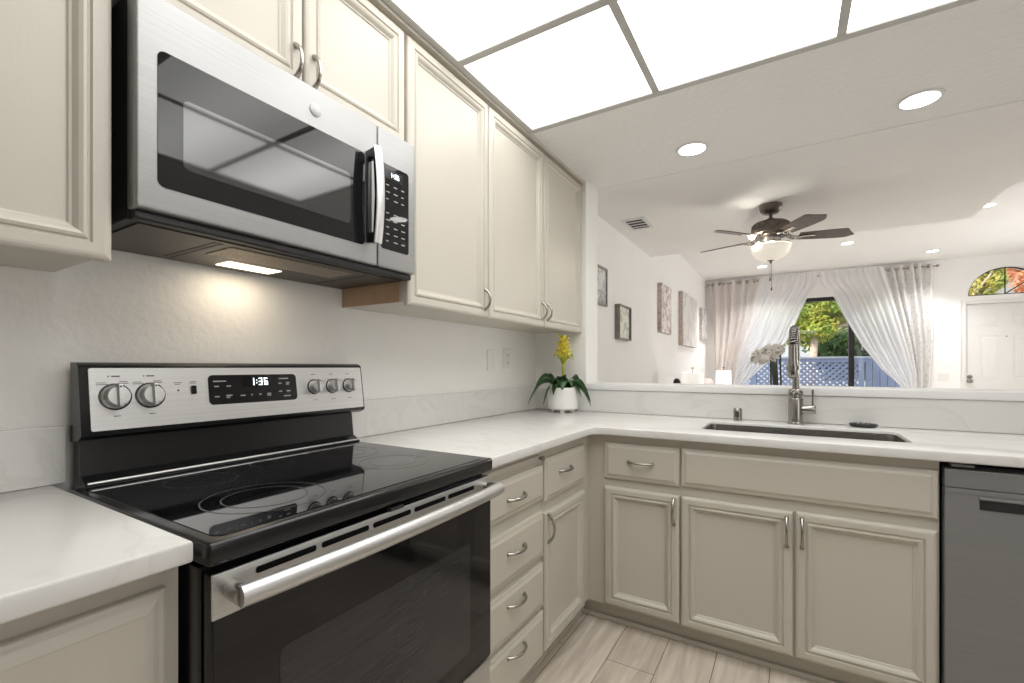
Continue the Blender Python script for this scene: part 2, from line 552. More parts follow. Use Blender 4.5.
DOORP = [(0, 0), (0, .012), (.0025, .016), (.007, .0185), (.012, .0195), (.029, .0195), (.0315, .0145), (.0345, .0140), (.037, .0180),
         (.042, .0195), (.048, .0165), (.055, .0085), (.059, .0075), (.061, .0045), (.063, .004)]
SLABP = [(0, 0), (0, .011), (.002, .0135), (.007, .0145), (.012, .0155), (.019, .0190), (.022, .0200)]

def holed(outline, holes, th, T, bev=0.0):
    """flat plate with holes, T maps (a, b, depth) -> Vector"""
    bm = bmesh.new()
    es = []
    for loop in [outline] + holes:
        vs = [bm.verts.new((a, b, 0)) for a, b in loop]
        for i in range(len(vs)):
            es.append(bm.edges.new((vs[i], vs[(i + 1) % len(vs)])))
    bmesh.ops.triangle_fill(bm, use_beauty=True, use_dissolve=False, edges=es)
    r = bmesh.ops.extrude_face_region(bm, geom=list(bm.faces))
    for g in r['geom']:
        if isinstance(g, bmesh.types.BMVert):
            g.co.z = th
    bmesh.ops.recalc_face_normals(bm, faces=bm.faces)
    if bev:
        ed = [e for e in bm.edges if len(e.link_faces) == 2 and e.calc_face_angle(0) > 0.9 and
              abs(e.verts[0].co.z - e.verts[1].co.z) < 1e-6]
        bmesh.ops.bevel(bm, geom=ed, offset=bev, segments=3, profile=0.5, affect='EDGES')
    for v in bm.verts:
        v.co = T(v.co.x, v.co.y, v.co.z)
    return bm

def rrect(x0, x1, y0, y1, r, n=6):
    out = []
    for cx, cy, a0 in ((x1 - r, y1 - r, 0), (x0 + r, y1 - r, 90), (x0 + r, y0 + r, 180), (x1 - r, y0 + r, 270)):
        for k in range(n + 1):
            a = radians(a0 + 90 * k / n)
            out.append((cx + r * cos(a), cy + r * sin(a)))
    return out

def plate(loop, th, T, bev=0.0):
    return holed(loop, [], th, T, bev)

def bow(bm, c, along, out, L=0.095, rise=0.028, r=0.0048):
    """arched cabinet pull"""
    c, along, out = Vector(c), Vector(along), Vector(out)
    pts, rr = [], []
    for k in range(17):
        s = -1 + 2 * k / 16
        pts.append(c + along * (L / 2 * s) + out * (0.003 + rise * (1 - abs(s) ** 2.6)))
        rr.append(r * (1.0 + 0.45 * abs(s) ** 3))
    tube(bm, pts, rr, 10)
    for s in (-1, 1):
        lathe(bm, [(0.0, 0.0), (0.0075, 0.0), (0.0075, 0.003), (0.005, 0.006), (0, 0.0065)], c + along * (L / 2 * s), out, 12)
    return bm

# ------------------------------------------------------------------ room shell
# range wall x=0, kitchen back wall y=0, kitchen floor z=0
struct('floor', B(-0.3, 6.0, -4.6, 6.9, -0.12, 0.0), 'floor')
struct('wall_left', B(-0.15, 0.0, -4.6, 0.22, 0, 2.95), 'wall')
struct('wall_stub', B(0.0, 0.353, 0.0, 0.20, 0, 2.33), 'wall')
struct('wall_living_left', B(-0.15, 0.067, 0.205, 6.9, 0, 2.95), 'living_wall')
struct('wall_half', B(0.354, 3.45, 0.001, 0.20, 0, 1.046), 'wall')
struct('wall_right', B(3.45, 3.6, -4.6, 0.20, 0, 2.95), 'tan_wall')
struct('wall_living_front', B(3.6, 5.9, 0.05, 0.20, 0, 2.95), 'living_wall')
struct('wall_living_right', B(5.75, 5.9, 0.205, 6.9, 0, 2.95), 'living_wall')
struct('wall_rear', B(-0.15, 3.6, -4.75, -4.6, 0, 2.95), 'tan_wall')

XL, XB1, XB2, XR = 0.352, 0.948, 1.575, 2.22
YF, YB1, YB2, YR = -0.69, -1.27, -1.87, -2.47
ZC = 2.33
# kitchen ceiling with the opening of the luminous ceiling
struct('ceiling', holed([(0.0, -4.6), (3.45, -4.6), (3.45, 0.19), (0.0, 0.19)], [[(XL, YR), (XR, YR), (XR, YF), (XL, YF)]], 0.12,
                        lambda a, b, c: Vector((a, b, ZC + c))), 'ceiling')
struct('trim_4', B(0.36, 3.45, .172, .19, ZC - .0025, ZC + .001, .001), 'ceiling')  # added lip, draws the shading line along the ceiling step
# dropped living ceiling around the fan, raised ceiling beyond it
struct('ceiling_dropped', holed([(0.067, 0.19), (5.75, 0.19), (5.75, 1.83), (2.73, 1.83), (2.73, 2.67), (0.067, 2.67)], [], 0.38,
                                lambda a, b, c: Vector((a, b, 2.44 + c))), 'ceiling')
struct('ceiling_raised', B(-0.3, 6.0, -4.8, 6.95, 2.82, 3.0), 'ceiling')
bm = B(XL - 0.013, XL + 0.013, YR, YF, ZC - 0.008, ZC + 0.03)
box(bm, XR - 0.03, XR + 0.02, YR, YF, ZC - 0.008, ZC + 0.03)
box(bm, XL, XR, YF - 0.02, YF + 0.012, ZC - 0.0075, ZC + 0.03)
box(bm, XL, XR, YR - 0.02, YR + 0.02, ZC - 0.0075, ZC + 0.03)
for y in (YB1, YB2):
    box(bm, XL, XR, y - 0.016, y + 0.016, ZC - 0.007, ZC + 0.03)
for x in (XB1, XB2):
    box(bm, x - 0.014, x + 0.014, YR, YF, ZC - 0.0065, ZC + 0.03)
struct('trim_1', bm, 'gasket')
# thin scribe strip between the wall cabinets and the ceiling
struct('trim_2', B(0.0, 0.338, -3.1, 0.0, 2.311, 2.33), 'cabinet')

rows = [(YB1, YF, 'front row nearest the sink'), (YB2, YB1, 'second row from the sink'), (YR, YB2, 'third row from the sink')]
cols = [(XL, XB1, 'beside the wall cabinets'), (XB1, XB2, 'in the middle column'), (XB2, XR, 'in the column farthest from the cabinets')]
for (y0, y1, rn) in rows:
    for (x0, x1, cn) in cols:
        o = part('ceiling_light_panel', B(x0 + 0.008, x1 - 0.008, y0 + 0.012, y1 - 0.012, ZC - 0.002, ZC + 0.004), 'diffuser', None,
                 org=((x0 + x1) / 2, (y0 + y1) / 2, ZC - 0.002))
        tag(o, 'glowing frosted ceiling panel, ' + rn + ', ' + cn, 'light panel', 'luminous ceiling panels')

# far wall of the living room with the patio door, the front door and the arched window
YW = 6.74
DX0, DX1, DZ = 3.69, 4.56, 2.12
ACX, ARX, AZ0, ARZ = 4.115, 0.405, 2.24, 0.40
arch = [(ACX + ARX * cos(a), AZ0 + ARZ * sin(a)) for a in [pi * k / 24 for k in range(25)]]
PX0, PX1, PZ = 0.60, 3.16, 2.37
struct('wall_far', holed([(0.067, 0), (PX0, 0), (PX0, PZ), (PX1, PZ), (PX1, 0), (DX0, 0), (DX0, DZ), (DX1, DZ), (DX1, 0), (5.75, 0), (5.75, 2.82), (0.067, 2.82)],
                         [arch], 0.14, lambda a, b, c: Vector((a, YW + c, b))), 'living_wall')

# sliding patio door
wd = part('window_1', holed([(PX0, 0), (PX1, 0), (PX1, PZ), (PX0, PZ)],
                            [[(PX0 + .06, .06), (2.27, .06), (2.27, PZ - .06), (PX0 + .06, PZ - .06)],
                             [(2.345, .06), (PX1 - .06, .06), (PX1 - .06, PZ - .06), (2.345, PZ - .06)]], 0.07,
                            lambda a, b, c: Vector((a, YW + 0.03 + c, b))), 'blackframe')
wd['kind'] = 'structure'
for x0, x1 in ((PX0 + .06, 2.27), (2.345, PX1 - .06)):
    part('pane', B(x0, x1, YW + .062, YW + .066, .06, PZ - .06), 'pane', wd)
# arched transom
def arc(rx, rz, n=24):
    return [(ACX + rx * cos(pi * k / n), AZ0 + rz * sin(pi * k / n)) for k in range(n + 1)]
inner = [(a, b + 0.014) for a, b in arc(ARX - .016, ARZ - .026)]
wa = part('window_2', holed(arc(ARX, ARZ), [inner], 0.05, lambda a, b, c: Vector((a, YW + 0.03 + c, b))), 'blackframe')
wa['kind'] = 'structure'
part('pane', plate(inner, 0.004, lambda a, b, c: Vector((a, YW + 0.05 + c, b))), 'pane', wa)
for ang in (90, 38):
    d = Vector((cos(radians(ang)), 0, sin(radians(ang))))
    part('muntin', tube(bmesh.new(), [Vector((ACX, YW + .048, AZ0 + .012)), Vector((ACX, YW + .048, AZ0 + .01)) + d * 0.378], 0.0075, 8), 'blackframe', wa)

# front door
fd = part('door_1', B(DX0 + .006, DX1 - .006, YW + .03, YW + .072, .008, DZ - .006), 'trimwhite')
fd['kind'] = 'structure'
PNL = [(0, 0), (.012, -.008), (.024, -.008), (.05, .004), (.055, .004)]
for px0, px1 in ((3.845, 4.06), (4.19, 4.405)):
    for z0, z1 in ((.22, .82), (1.0, 1.66), (1.79, 1.98)):
        b_ = bmesh.new()
        fr = [(0, .0005), (.0, .006), (.012, .0075), (.02, .003), (.034, .003), (.05, .007)]
        loft_panel(b_, (px1, YW + .03, z0), (-1, 0, 0), (0, 0, 1), (0, -1, 0), px1 - px0, z1 - z0, fr)
        part('door_panel', b_, 'trimwhite', fd)
for zz, nm in ((1.035, 'deadbolt'), (.972, 'door_knob')):
    b_ = lathe(bmesh.new(), [(.031, 0), (.031, .006), (.012, .012), (.012, .03), (.024, .036), (.028, .05), (.022, .062), (0, .065)] if nm == 'door_knob' else
               [(.029, 0), (.029, .01), (.024, .016), (0, .018)], (3.735, YW + .03, zz), (0, -1, 0), 24)
    part(nm, b_, 'nickel', fd, 40)
part('peephole', lathe(bmesh.new(), [(.010, 0), (.010, .004), (.006, .005), (0, .003)], (4.125, YW + .03, 1.63), (0, -1, 0), 16), 'darksteel', fd)
# door casing
b_ = B(DX0 - .055, DX0 - .004, YW - .014, YW - .001, 0, DZ + .055, .003)
box(b_, DX1 + .004, DX1 + .055, YW - .014, YW - .001, 0, DZ + .055, .003)
box(b_, DX0 - .004, DX1 + .004, YW - .014, YW - .001, DZ + .004, DZ + .055, .003)
struct('trim_3', b_, 'trimwhite')

# ------------------------------------------------------------------ base cabinets
GB = 'base cabinets under the white counter'
XF = 0.615       # face-frame plane of the range run
YFF = -0.624     # face-frame plane of the sink run

def carcass_x(y0, y1, t, x=XF):
    b_ = B(0.005, x, y0, y1, 0.098, 0.879 if x == XF else .887)
    part('carcass', b_, 'cabinet', t)
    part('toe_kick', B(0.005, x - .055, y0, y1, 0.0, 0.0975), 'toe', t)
    part('shoe_molding', B(x - .0548, x - .042, y0, min(y1, YFF + .0415), 0.0, 0.022, .004), 'toe', t)

def front_x(name, t, y0, y1, z0, z1, prof, handle=None, x=XF, L=.105):
    o = part(name, loft_panel(bmesh.new(), (x, y0, z0), (0, 1, 0), (0, 0, 1), (1, 0, 0), y1 - y0, z1 - z0, prof), 'cabinet', t)
    if handle:
        (cy, cz, al) = handle
        part('handle', bow(bmesh.new(), (x + .020, cy, cz), al, (1, 0, 0), L, .024), 'nickel', o, 40)
    return o

def front_y(name, t, x0, x1, z0, z1, prof, handle=None, y=YFF):
    o = part(name, loft_panel(bmesh.new(), (x0, y, z0), (1, 0, 0), (0, 0, 1), (0, -1, 0), x1 - x0, z1 - z0, prof), 'cabinet', t)
    if handle:
        (cx, cz, al) = handle
        part('handle', bow(bmesh.new(), (cx, y - .020, cz), al, (0, -1, 0), .105, .024), 'nickel', o, 40)
    return o

VZ, VY, VX = (0, 0, 1), (0, 1, 0), (1, 0, 0)
# left of the range
t = thing('base_cabinet', 'beige base cabinet left of the black range, under the short counter', 'cabinet', (0.3, -2.7, 0), GB)
carcass_x(-3.1, -2.2975, t, .595)
WIDE = [(0, 0), (0, .011), (.002, .0145), (.006, .016), (.012, .0165), (.020, .0195), (.028, .021), (.030, .0205), (.034, .0205)]
front_x('door', t, -2.70, -2.318, .11, .849, WIDE, x=.595)
front_x('door', t, -3.09, -2.71, .11, .849, WIDE, x=.595)
# drawer stack right of the range
t = thing('drawer_cabinet', 'beige stack of four drawers right beside the black range', 'cabinet', (0.3, -1.30, 0), GB)
carcass_x(-1.512, -1.101, t)
for z0, z1, hz in ((.688, .818, .748), (.475, .642, .572), (.288, .450, .400), (.10, .268, .232)):
    front_x('drawer', t, -1.505, -1.106, z0, z1, SLABP, (-1.318, hz, VY))
# the pull-out board above the top drawer
o = part('cutting_board', B(.30, XF + .012, -1.495, -1.125, .836, .856, .003), 'cabinet', t)
part('knob', lathe(bmesh.new(), [(0, 0), (.006, 0), (.006, .008), (.011, .013), (.011, .018), (0, .021)], (XF + .012, -1.135, .846), (1, 0, 0), 16), 'nickel', o, 40)
# corner unit of the range run
t = thing('base_cabinet', 'narrow beige corner cabinet with one drawer above one door, between drawer stack and corner', 'cabinet', (0.3, -0.6, 0), GB)
carcass_x(-1.0995, -0.03, t)
front_x('drawer', t, -1.096, -.700, .672, .836, SLABP, (-.925, .768, VY))
front_x('door', t, -1.096, -.700, .105, .628, DOORP, (-1.078, .57, VZ))

def carcass_y(x0, x1, t):
    part('carcass', B(x0, x1, YFF, -.03, 0.098, 0.879), 'cabinet', t)
    x0 = .5605 if x0 < .62 else x0
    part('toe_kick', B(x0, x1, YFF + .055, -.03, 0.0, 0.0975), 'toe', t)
    part('shoe_molding', B(x0, x1, YFF + .042, YFF + .0548, 0.0, 0.022, .004), 'toe', t)
t = thing('base_cabinet', 'beige base cabinet with drawer and single door at the inner corner, left of the sink', 'cabinet', (.83, -.3, 0), GB)
carcass_y(.6155, 1.0305, t)
front_y('drawer', t, .700, 1.027, .682, .842, SLABP, (.865, .765, VX))
front_y('door', t, .700, 1.027, .108, .643, DOORP, (1.006, .575, VZ))
t = thing('sink_cabinet', 'wide beige two-door cabinet under the sink with one long false drawer front', 'cabinet', (1.44, -.3, 0), GB)
b_ = B(1.0315, 1.085, YFF, -.03, 0.098, 0.879)
box(b_, 1.805, 1.844, YFF, -.03, 0.098, 0.879)
box(b_, 1.085, 1.805, YFF, -.505, 0.098, 0.879)
box(b_, 1.085, 1.805, -.505, -.03, 0.098, 0.60)
part('carcass', b_, 'cabinet', t)
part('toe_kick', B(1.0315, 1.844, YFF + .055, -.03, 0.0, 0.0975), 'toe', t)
part('shoe_molding', B(1.0315, 1.844, YFF + .042, YFF + .0548, 0.0, 0.022, .004), 'toe', t)
front_y('false_front', t, 1.035, 1.839, .686, .844, SLABP)
front_y('door', t, 1.034, 1.433, .102, .643, DOORP, (1.413, .567, VZ))
front_y('door', t, 1.442, 1.837, .102, .645, DOORP, (1.462, .570, VZ))
t = thing('base_cabinet', 'beige base cabinet right of the dishwasher', 'cabinet', (2.8, -.3, 0), GB)
carcass_y(2.462, 3.44, t)
front_y('door', t, 2.48, 2.94, .105, .843, DOORP, (2.92, .7, VZ))
front_y('door', t, 2.95, 3.42, .105, .843, DOORP, (2.97, .7, VZ))

# dishwasher
t = thing('dishwasher', 'dark slate-steel dishwasher built in right of the sink cabinet', 'dishwasher', (2.15, -.33, 0))
part('tub', B(1.856, 2.452, -.60, -.04, .02, .862), 'blackmatte', t)
dr = part('door', B(1.853, 2.455, -.648, -.604, .11, .7955, .004), 'darksteel', t)
part('control_strip', B(1.853, 2.455, -.648, -.604, .7965, .856, .004), 'darksteel', t)
part('latch_bracket', B(1.87, 1.925, -.640, -.606, .8625, .872, .002), 'darksteel', t)
part('trim_strip', B(1.854, 2.454, -.6495, -.640, .780, .7945, .001), 'nickel_dark', t)
hp = bmesh.new()
box(hp, 1.935, 2.37, -.6515, -.647, .735, .768, .0015)
hh = part('pocket_handle', hp, 'blackmatte', dr)
part('handle_lip', B(1.931, 2.374, -.655, -.647, .7665, .774, .002), 'darksteel', dr)
part('kick_plate', B(1.86, 2.45, -.575, -.57, .0, .105), 'blackmatte', t)

# ------------------------------------------------------------------ counters, backsplash, ledge
idz = lambda a, b, c: Vector((a, b, .880 + c))
SX0, SX1, SY0, SY1 = 1.088, 1.802, -.505, -.172
ct = part('countertop', holed([(0.001, -1.513), (.663, -1.513), (.663, -.73), (.672, -.690), (.70, -.674), (.74, -.672), (3.448, -.672), (3.448, -.001), (.001, -.001)],
                              [rrect(SX0, SX1, SY0, SY1, .03)], .034, idz, .005), 'quartz', smooth=30)
tag(ct, 'white quartz L-shaped countertop holding the sink and running from range past the dishwasher', 'countertop')
ct2 = part('countertop', holed([(0.001, -3.1), (.648, -3.1), (.648, -2.300), (.001, -2.300)], [], .034, lambda a, b, c: Vector((a, b, .888 + c)), .005), 'quartz', smooth=30)
tag(ct2, 'short white quartz countertop left of the black range', 'countertop')
o = part('backsplash', B(.001, .021, -1.50, -.022, .915, 1.056, .002), 'quartz')
tag(o, 'low quartz backsplash strip on the range wall under the outlets', 'backsplash')
o = part('backsplash', B(.001, .021, -3.1, -2.279, .9225, 1.051, .002), 'quartz')
tag(o, 'low quartz backsplash strip left of the range', 'backsplash')
o = part('backsplash', B(.001, 3.448, -.021, -.001, .915, 1.046, .002), 'quartz')
tag(o, 'quartz backsplash strip behind the faucet below the white ledge', 'backsplash')
o = part('ledge', plate([(.355, -.03), (3.448, -.03), (3.448, .245), (.355, .245)], .038, lambda a, b, c: Vector((a, b, 1.047 + c)), .005), 'trimwhite', smooth=30)
tag(o, 'long white ledge on top of the half wall behind the sink', 'ledge')

# sink: hollow steel bowl hung under the cutout
t = thing('kitchen_sink', 'undermount stainless steel sink bowl set in the quartz counter', 'sink', (1.445, -.34, .66))
bm = bmesh.new()
rings = []
for (ins, z) in ((.001, .9015), (.002, .9015), (.004, .86), (.006, .70), (.03, .672), (.20, .667)):
    rr = rrect(SX0 + ins, SX1 - ins, SY0 + min(ins, .13), SY1 - min(ins, .13), max(.03 - ins * .2, .012))
    rings.append([bm.verts.new((a, b, z)) for a, b in rr])
for a, b in zip(rings, rings[1:]):
    for k in range(len(a)):
        j = (k + 1) % len(a)
        bm.faces.new((a[k], a[j], b[j], b[k]))
bm.faces.new(rings[-1])
part('bowl', bm, 'sinksteel', t, 40)
part('drain', lathe(bmesh.new(), [(.045, 0), (.045, .003), (.036, .004), (.030, .001), (0, .001)], (1.445, -.30, .6675), (0, 0, 1), 28), 'chrome', t, 40)

# faucet with spring neck
FX, FY = 1.448, -.085
t = thing('kitchen_faucet', 'tall stainless spring-neck faucet standing behind the sink', 'faucet', (FX, FY, .914))
part('base', lathe(bmesh.new(), [(.036, 0), (.036, .006), (.031, .010), (.031, .118), (.028, .124), (.023, .128), (.023, .14)], (FX, FY, .9145), seg=32), 'chrome', t, 40)
part('collar', lathe(bmesh.new(), [(.027, 0), (.030, .004), (.030, .020), (.026, .026), (.018, .03)], (FX, FY, 1.052), seg=28), 'chrome', t, 40)
part('riser', tube(bmesh.new(), [(FX, FY, 1.07), (FX, FY, 1.285)], .0155, 16), 'chrome', t, 40)
# coil around the hose, up and over toward the sink
path = []
for k in range(13):
    path.append(Vector((FX, FY, 1.20 + .105 * k / 12)))
for k in range(1, 21):
    a = pi * k / 20
    path.append(Vector((FX - .012 * k / 20, FY - .055 + .055 * cos(a), 1.305 + .055 * sin(a))))
path.append(Vector((FX - .0125, FY - .11, 1.285)))
part('hose', tube(bmesh.new(), path, .0105, 12), 'blackmatte', t, 40)
coil = []
NT = 34
for i in range(NT * 10 + 1):
    s = i / (NT * 10) * (len(path) - 1)
    k = min(int(s), len(path) - 2)
    p = path[k].lerp(path[k + 1], s - k)
    tg = (path[min(k + 1, len(path) - 1)] - path[max(k - 1, 0)]).normalized()
    u = Vector((1, 0, 0))
    v = tg.cross(u).normalized()
    an = 2 * pi * i / 10
    coil.append(p + (u * cos(an) + v * sin(an)) * .0165)
part('spring', tube(bmesh.new(), coil, .0030, 6), 'chrome', t, 60)
hx, hy = FX - .0125, FY - .11
part('spray_head', lathe(bmesh.new(), [(.012, .0), (.017, -.004), (.018, -.07), (.021, -.09), (.024, -.15), (.020, -.157), (0, -.157)], (hx, hy, 1.29), seg=28), 'chrome', t, 40)
part('spray_button', B(hx - .007, hx + .007, hy - .0255, hy - .016, 1.15, 1.165, .002), 'blackmatte', t)
b_ = tube(bmesh.new(), [(FX, FY, 1.18), (FX - .004, FY - .045, 1.18), (hx, hy + .02, 1.18)], .006, 10)
lathe(b_, [(.021, -.008), (.021, .008), (.0156, .008), (.0156, -.008)], (FX, FY, 1.18), seg=24, closed=True)
lathe(b_, [(.028, -.009), (.028, .009), (.0225, .009), (.0225, -.009)], (hx, hy, 1.18), seg=24, closed=True)
part('docking_arm', b_, 'chrome', t, 40)
part('spout_arm', tube(bmesh.new(), [(FX, FY, 1.062), (FX - .01, FY - .05, 1.064), (FX - .02, FY - .10, 1.060)], [.012, .011, .009], 14), 'chrome', t, 40)
part('valve', lathe(bmesh.new(), [(.021, .018), (.021, .075), (.018, .080), (0, .081)], (FX, FY, .985), (1, 0, 0), 28), 'chrome', t, 40)
part('lever', tube(bmesh.new(), [(FX + .068, FY, 1.0), (FX + .068, FY, 1.078)], .0048, 12), 'chrome', t, 40)

t = thing('air_gap', 'small chrome cylinder standing on the counter left of the faucet', 'dispenser', (1.20, -.085, .914))
part('body', lathe(bmesh.new(), [(.020, 0), (.020, .058), (.017, .063), (0, .064)], (1.20, -.085, .9145), seg=28), 'chrome', t, 40)
b_ = bmesh.new()
for k in range(3):
    a = radians(-95 + 22 * (k - 1))
    d = Vector((cos(a), sin(a), 0))
    box(b_, 1.20 + d.x * .0195 - .003, 1.20 + d.x * .0195 + .003, -.085 + d.y * .0195 - .003, -.085 + d.y * .0195 + .003, .935, .962)
part('vent_slot', b_, 'darkprint', t)

t = thing('sponge_dish', 'small black oval dish lying on the counter right of the faucet', 'dish', (1.706, -.075, .914))
part('dish', lathe(bmesh.new(), [(.0, 0), (.042, 0), (.050, .005), (.053, .015), (.049, .016), (.044, .010), (0, .009)], (1.706, -.065, .9143), seg=36, sq=(1, .7)), 'drain', t, 40)
for k in (-1, 0, 1):
    part('stud', lathe(bmesh.new(), [(.006, 0), (.006, .012), (.004, .014), (0, .0145)], (1.706 + .018 * k, -.06, .923), seg=12), 'steel', t, 40)

# outlets on the range wall
t = thing('wall_switch', 'white wall switch plate on range wall, left of the power outlet', 'switch', (0, -.527, 1.22))
part('plate', loft_panel(bmesh.new(), (.0005, -.562, 1.165), VY, VZ, VX, .072, .116, [(0, 0), (0, .003), (.003, .006), (.008, .0065)]), 'whiteplastic', t)
part('rocker', B(.0065, .0095, -.544, -.508, 1.188, 1.256, .001), 'whiteplastic', t)
t = thing('power_outlet', 'white power outlet plate on range wall, right of the switch plate', 'outlet', (0, -.357, 1.232))
part('plate', loft_panel(bmesh.new(), (.0005, -.395, 1.172), VY, VZ, VX, .076, .120, [(0, 0), (0, .003), (.003, .006), (.008, .0065)]), 'whiteplastic', t)
for zc in (1.209, 1.255):
    s_ = part('socket', plate(rrect(-.372, -.342, zc - .017, zc + .017, .010), .003, lambda a, b, c: Vector((.0066 + c, a, b))), 'whiteplastic', t)
    b_ = B(.0095, .0102, -.364, -.3615, zc - .006, zc + .006)
    box(b_, .0095, .0102, -.3525, -.350, zc - .005, zc + .005)
    box(b_, .0095, .0102, -.359, -.355, zc - .0135, zc - .0095)
    part('slot', b_, 'darkprint', s_)

# ------------------------------------------------------------------ wall cabinets
GU = 'wall cabinets above the counter'
ZT = 2.3105
def upper(name, label, y0, y1, z0, z1, doors, side='cabinet', xf=.312):
    t = thing(name, label, 'cabinet', (.15, (y0 + y1) / 2, z0), GU)
    part('carcass', B(.001, xf, y0, y1, z0, z1), 'cabinet', t)
    for d in doors:
        front_x('door', t, d[0], d[1], d[2], d[3], DOORP, d[4], x=xf, L=.082)
    return t
upper('wall_cabinet', 'beige wall cabinet left of the microwave', -3.1, -2.2945, 1.398, ZT,
      [(-2.69, -2.2945, 1.383, 2.298, None), (-3.09, -2.70, 1.383, 2.298, None)])
upper('wall_cabinet', 'short beige two-door cabinet directly above the microwave', -2.2825, -1.5165, 1.916, ZT,
      [(-2.28, -1.899, 1.917, 2.298, (-1.922, 1.972, VZ)), (-1.891, -1.526, 1.917, 2.298, (-1.868, 1.972, VZ))])
t = upper('wall_cabinet', 'tall single-door beige wall cabinet right beside the microwave', -1.5135, -1.0285, 1.404, ZT,
      [(-1.512, -1.033, 1.393, 2.298, (-1.062, 1.466, VZ))])
part('side_panel', B(.002, .292, -1.5150, -1.5136, 1.4045, 1.912), 'carton', t, label='bare tan side panel')
upper('wall_cabinet', 'tall two-door beige wall cabinet at the corner above the plant', -1.0275, -.003, 1.404, ZT,
      [(-1.026, -.516, 1.392, 2.298, (-.541, 1.472, VZ)), (-.508, -.012, 1.392, 2.298, (-.484, 1.472, VZ))])

# ------------------------------------------------------------------ seven segment digits
SEG = {'0': 'abcdef', '1': 'bc', '3': 'abcdg', '6': 'acdefg'}
def digits(bm, txt, T, h, th):
    """T(a, b) -> point; a along the text"""
    a = 0.0
    w = h * .5
    for ch in txt:
        if ch == ':':
            rects = [(0, .25 * h, th, .25 * h + th), (0, .62 * h, th, .62 * h + th)]
            adv = th * 2.4
        else:
            S = {'a': (0, h - th, w, h), 'd': (0, 0, w, th), 'g': (0, h / 2 - th / 2, w, h / 2 + th / 2), 'b': (w - th, h / 2, w, h),
                 'c': (w - th, 0, w, h / 2), 'e': (0, 0, th, h / 2), 'f': (0, h / 2, th, h)}
            rects = [S[s] for s in SEG[ch]]
            adv = w + th * 1.9
        for r in rects:
            lo, hi = [], []
            for (p, q) in ((r[0], r[1]), (r[2], r[1]), (r[2], r[3]), (r[0], r[3])):
                lo.append(bm.verts.new(T(a + p, q, 0)))
                hi.append(bm.verts.new(T(a + p, q, .0006)))
            bm.faces.new(hi)
            bm.faces.new(lo[::-1])
            for k in range(4):
                j = (k + 1) % 4
                bm.faces.new((lo[k], lo[j], hi[j], hi[k]))
        a += adv
    return bm

def marks(bm, rects, T):
    for (a0, b0, a1, b1) in rects:
        lo = [bm.verts.new(T(a, b, 0)) for a, b in ((a0, b0), (a1, b0), (a1, b1), (a0, b1))]
        hi = [bm.verts.new(T(a, b, .0005)) for a, b in ((a0, b0), (a1, b0), (a1, b1), (a0, b1))]
        bm.faces.new(hi)
        for k in range(4):
            j = (k + 1) % 4
            bm.faces.new((lo[k], lo[j], hi[j], hi[k]))
    return bm

# ------------------------------------------------------------------ microwave
MY0, MY1, MZ0, MZ1, MX = -2.272, -1.5155, 1.488, 1.912, .3655
MS = -1.676     # split between door and controls
t = thing('microwave', 'stainless over-the-range microwave mounted below the short cabinet', 'microwave', (.18, -1.89, 1.47))
bd = B(.002, .322, MY0 + .002, MY1 - .001, 1.472, MZ1 - .001, .003)
part('body', bd, 'blackmatte', t)
Tm = lambda a, b, c: Vector((MX + c, a, b))
dr = part('door', B(.325, MX, MY0, MS - .0015, MZ0, MZ1, .006, 3), 'mwsteel', t, 40)
part('window', plate(rrect(-2.237, -1.727, 1.538, 1.806, .014), .0015, Tm), 'mwglass', dr)
part('window_screen', plate(rrect(-2.193, -1.778, 1.586, 1.728, .012), .0006, lambda a, b, c: Vector((MX + .0015 + c, a, b))), 'mwwindow', dr)
part('badge', lathe(bmesh.new(), [(.0165, 0), (.0165, .0015), (.0150, .0025), (0, .0025)], (MX, -1.888, 1.853), VX, 32), 'badge', dr, 40)
# handle: dark side plate with an opening, steel bow on its outer edge
zz = [1.542 + .278 * k / 16 for k in range(17)]
ox = lambda z: .036 + .012 * (1 - ((z - 1.681) / .139) ** 2)
outl = [(MX - .001, 1.548)] + [(MX + ox(z), z) for z in zz] + [(MX - .001, 1.814)]
hole = [(MX + .008, 1.575), (MX + .030, 1.575), (MX + .036, 1.681), (MX + .030, 1.787), (MX + .008, 1.787)]
part('handle_bracket', holed(outl, [hole], .016, lambda a, b, c: Vector((a, -1.722 + c, b)), .002), 'black', dr, 40)
hb = bmesh.new()
pts = [Vector((MX + ox(z) + .004, -1.713, z)) for z in zz]
tube(hb, pts, .0125, 12, flat=(.45, 1.2), up=(1, 0, 0))
part('handle', hb, 'steel', dr, 40)
cp = part('control_panel', B(.325, MX, MS + .0015, MY1, MZ0, MZ1, .006, 3), 'mwsteel', t, 40)
Tk = lambda a, b, c: Vector((MX + .0012 + c, a, b))
rc = []
random.seed(3)
for r_ in range(9):
    for c_ in range(3):
        z_ = 1.742 - r_ * .0215
        y_ = -1.645 + c_ * .032
        if r_ == 3:
            continue
        rc.append((y_, z_, y_ + random.uniform(.010, .018), z_ + .003))
kp = part('keypad', plate(rrect(-1.665, -1.548, 1.545, 1.806, .010), .0012, Tm), 'cookglass', cp, prints=(marks(bmesh.new(), rc, Tk), 'print'))
part('display', plate(rrect(-1.650, -1.572, 1.763, 1.793, .003), .0005, Tk), 'display', kp)
part('display_digits', digits(bmesh.new(), '1:36', lambda a, b, c: Vector((MX + .0018 + c, -1.628 + a, 1.771 + b)), .014, .0024), 'digits', kp)
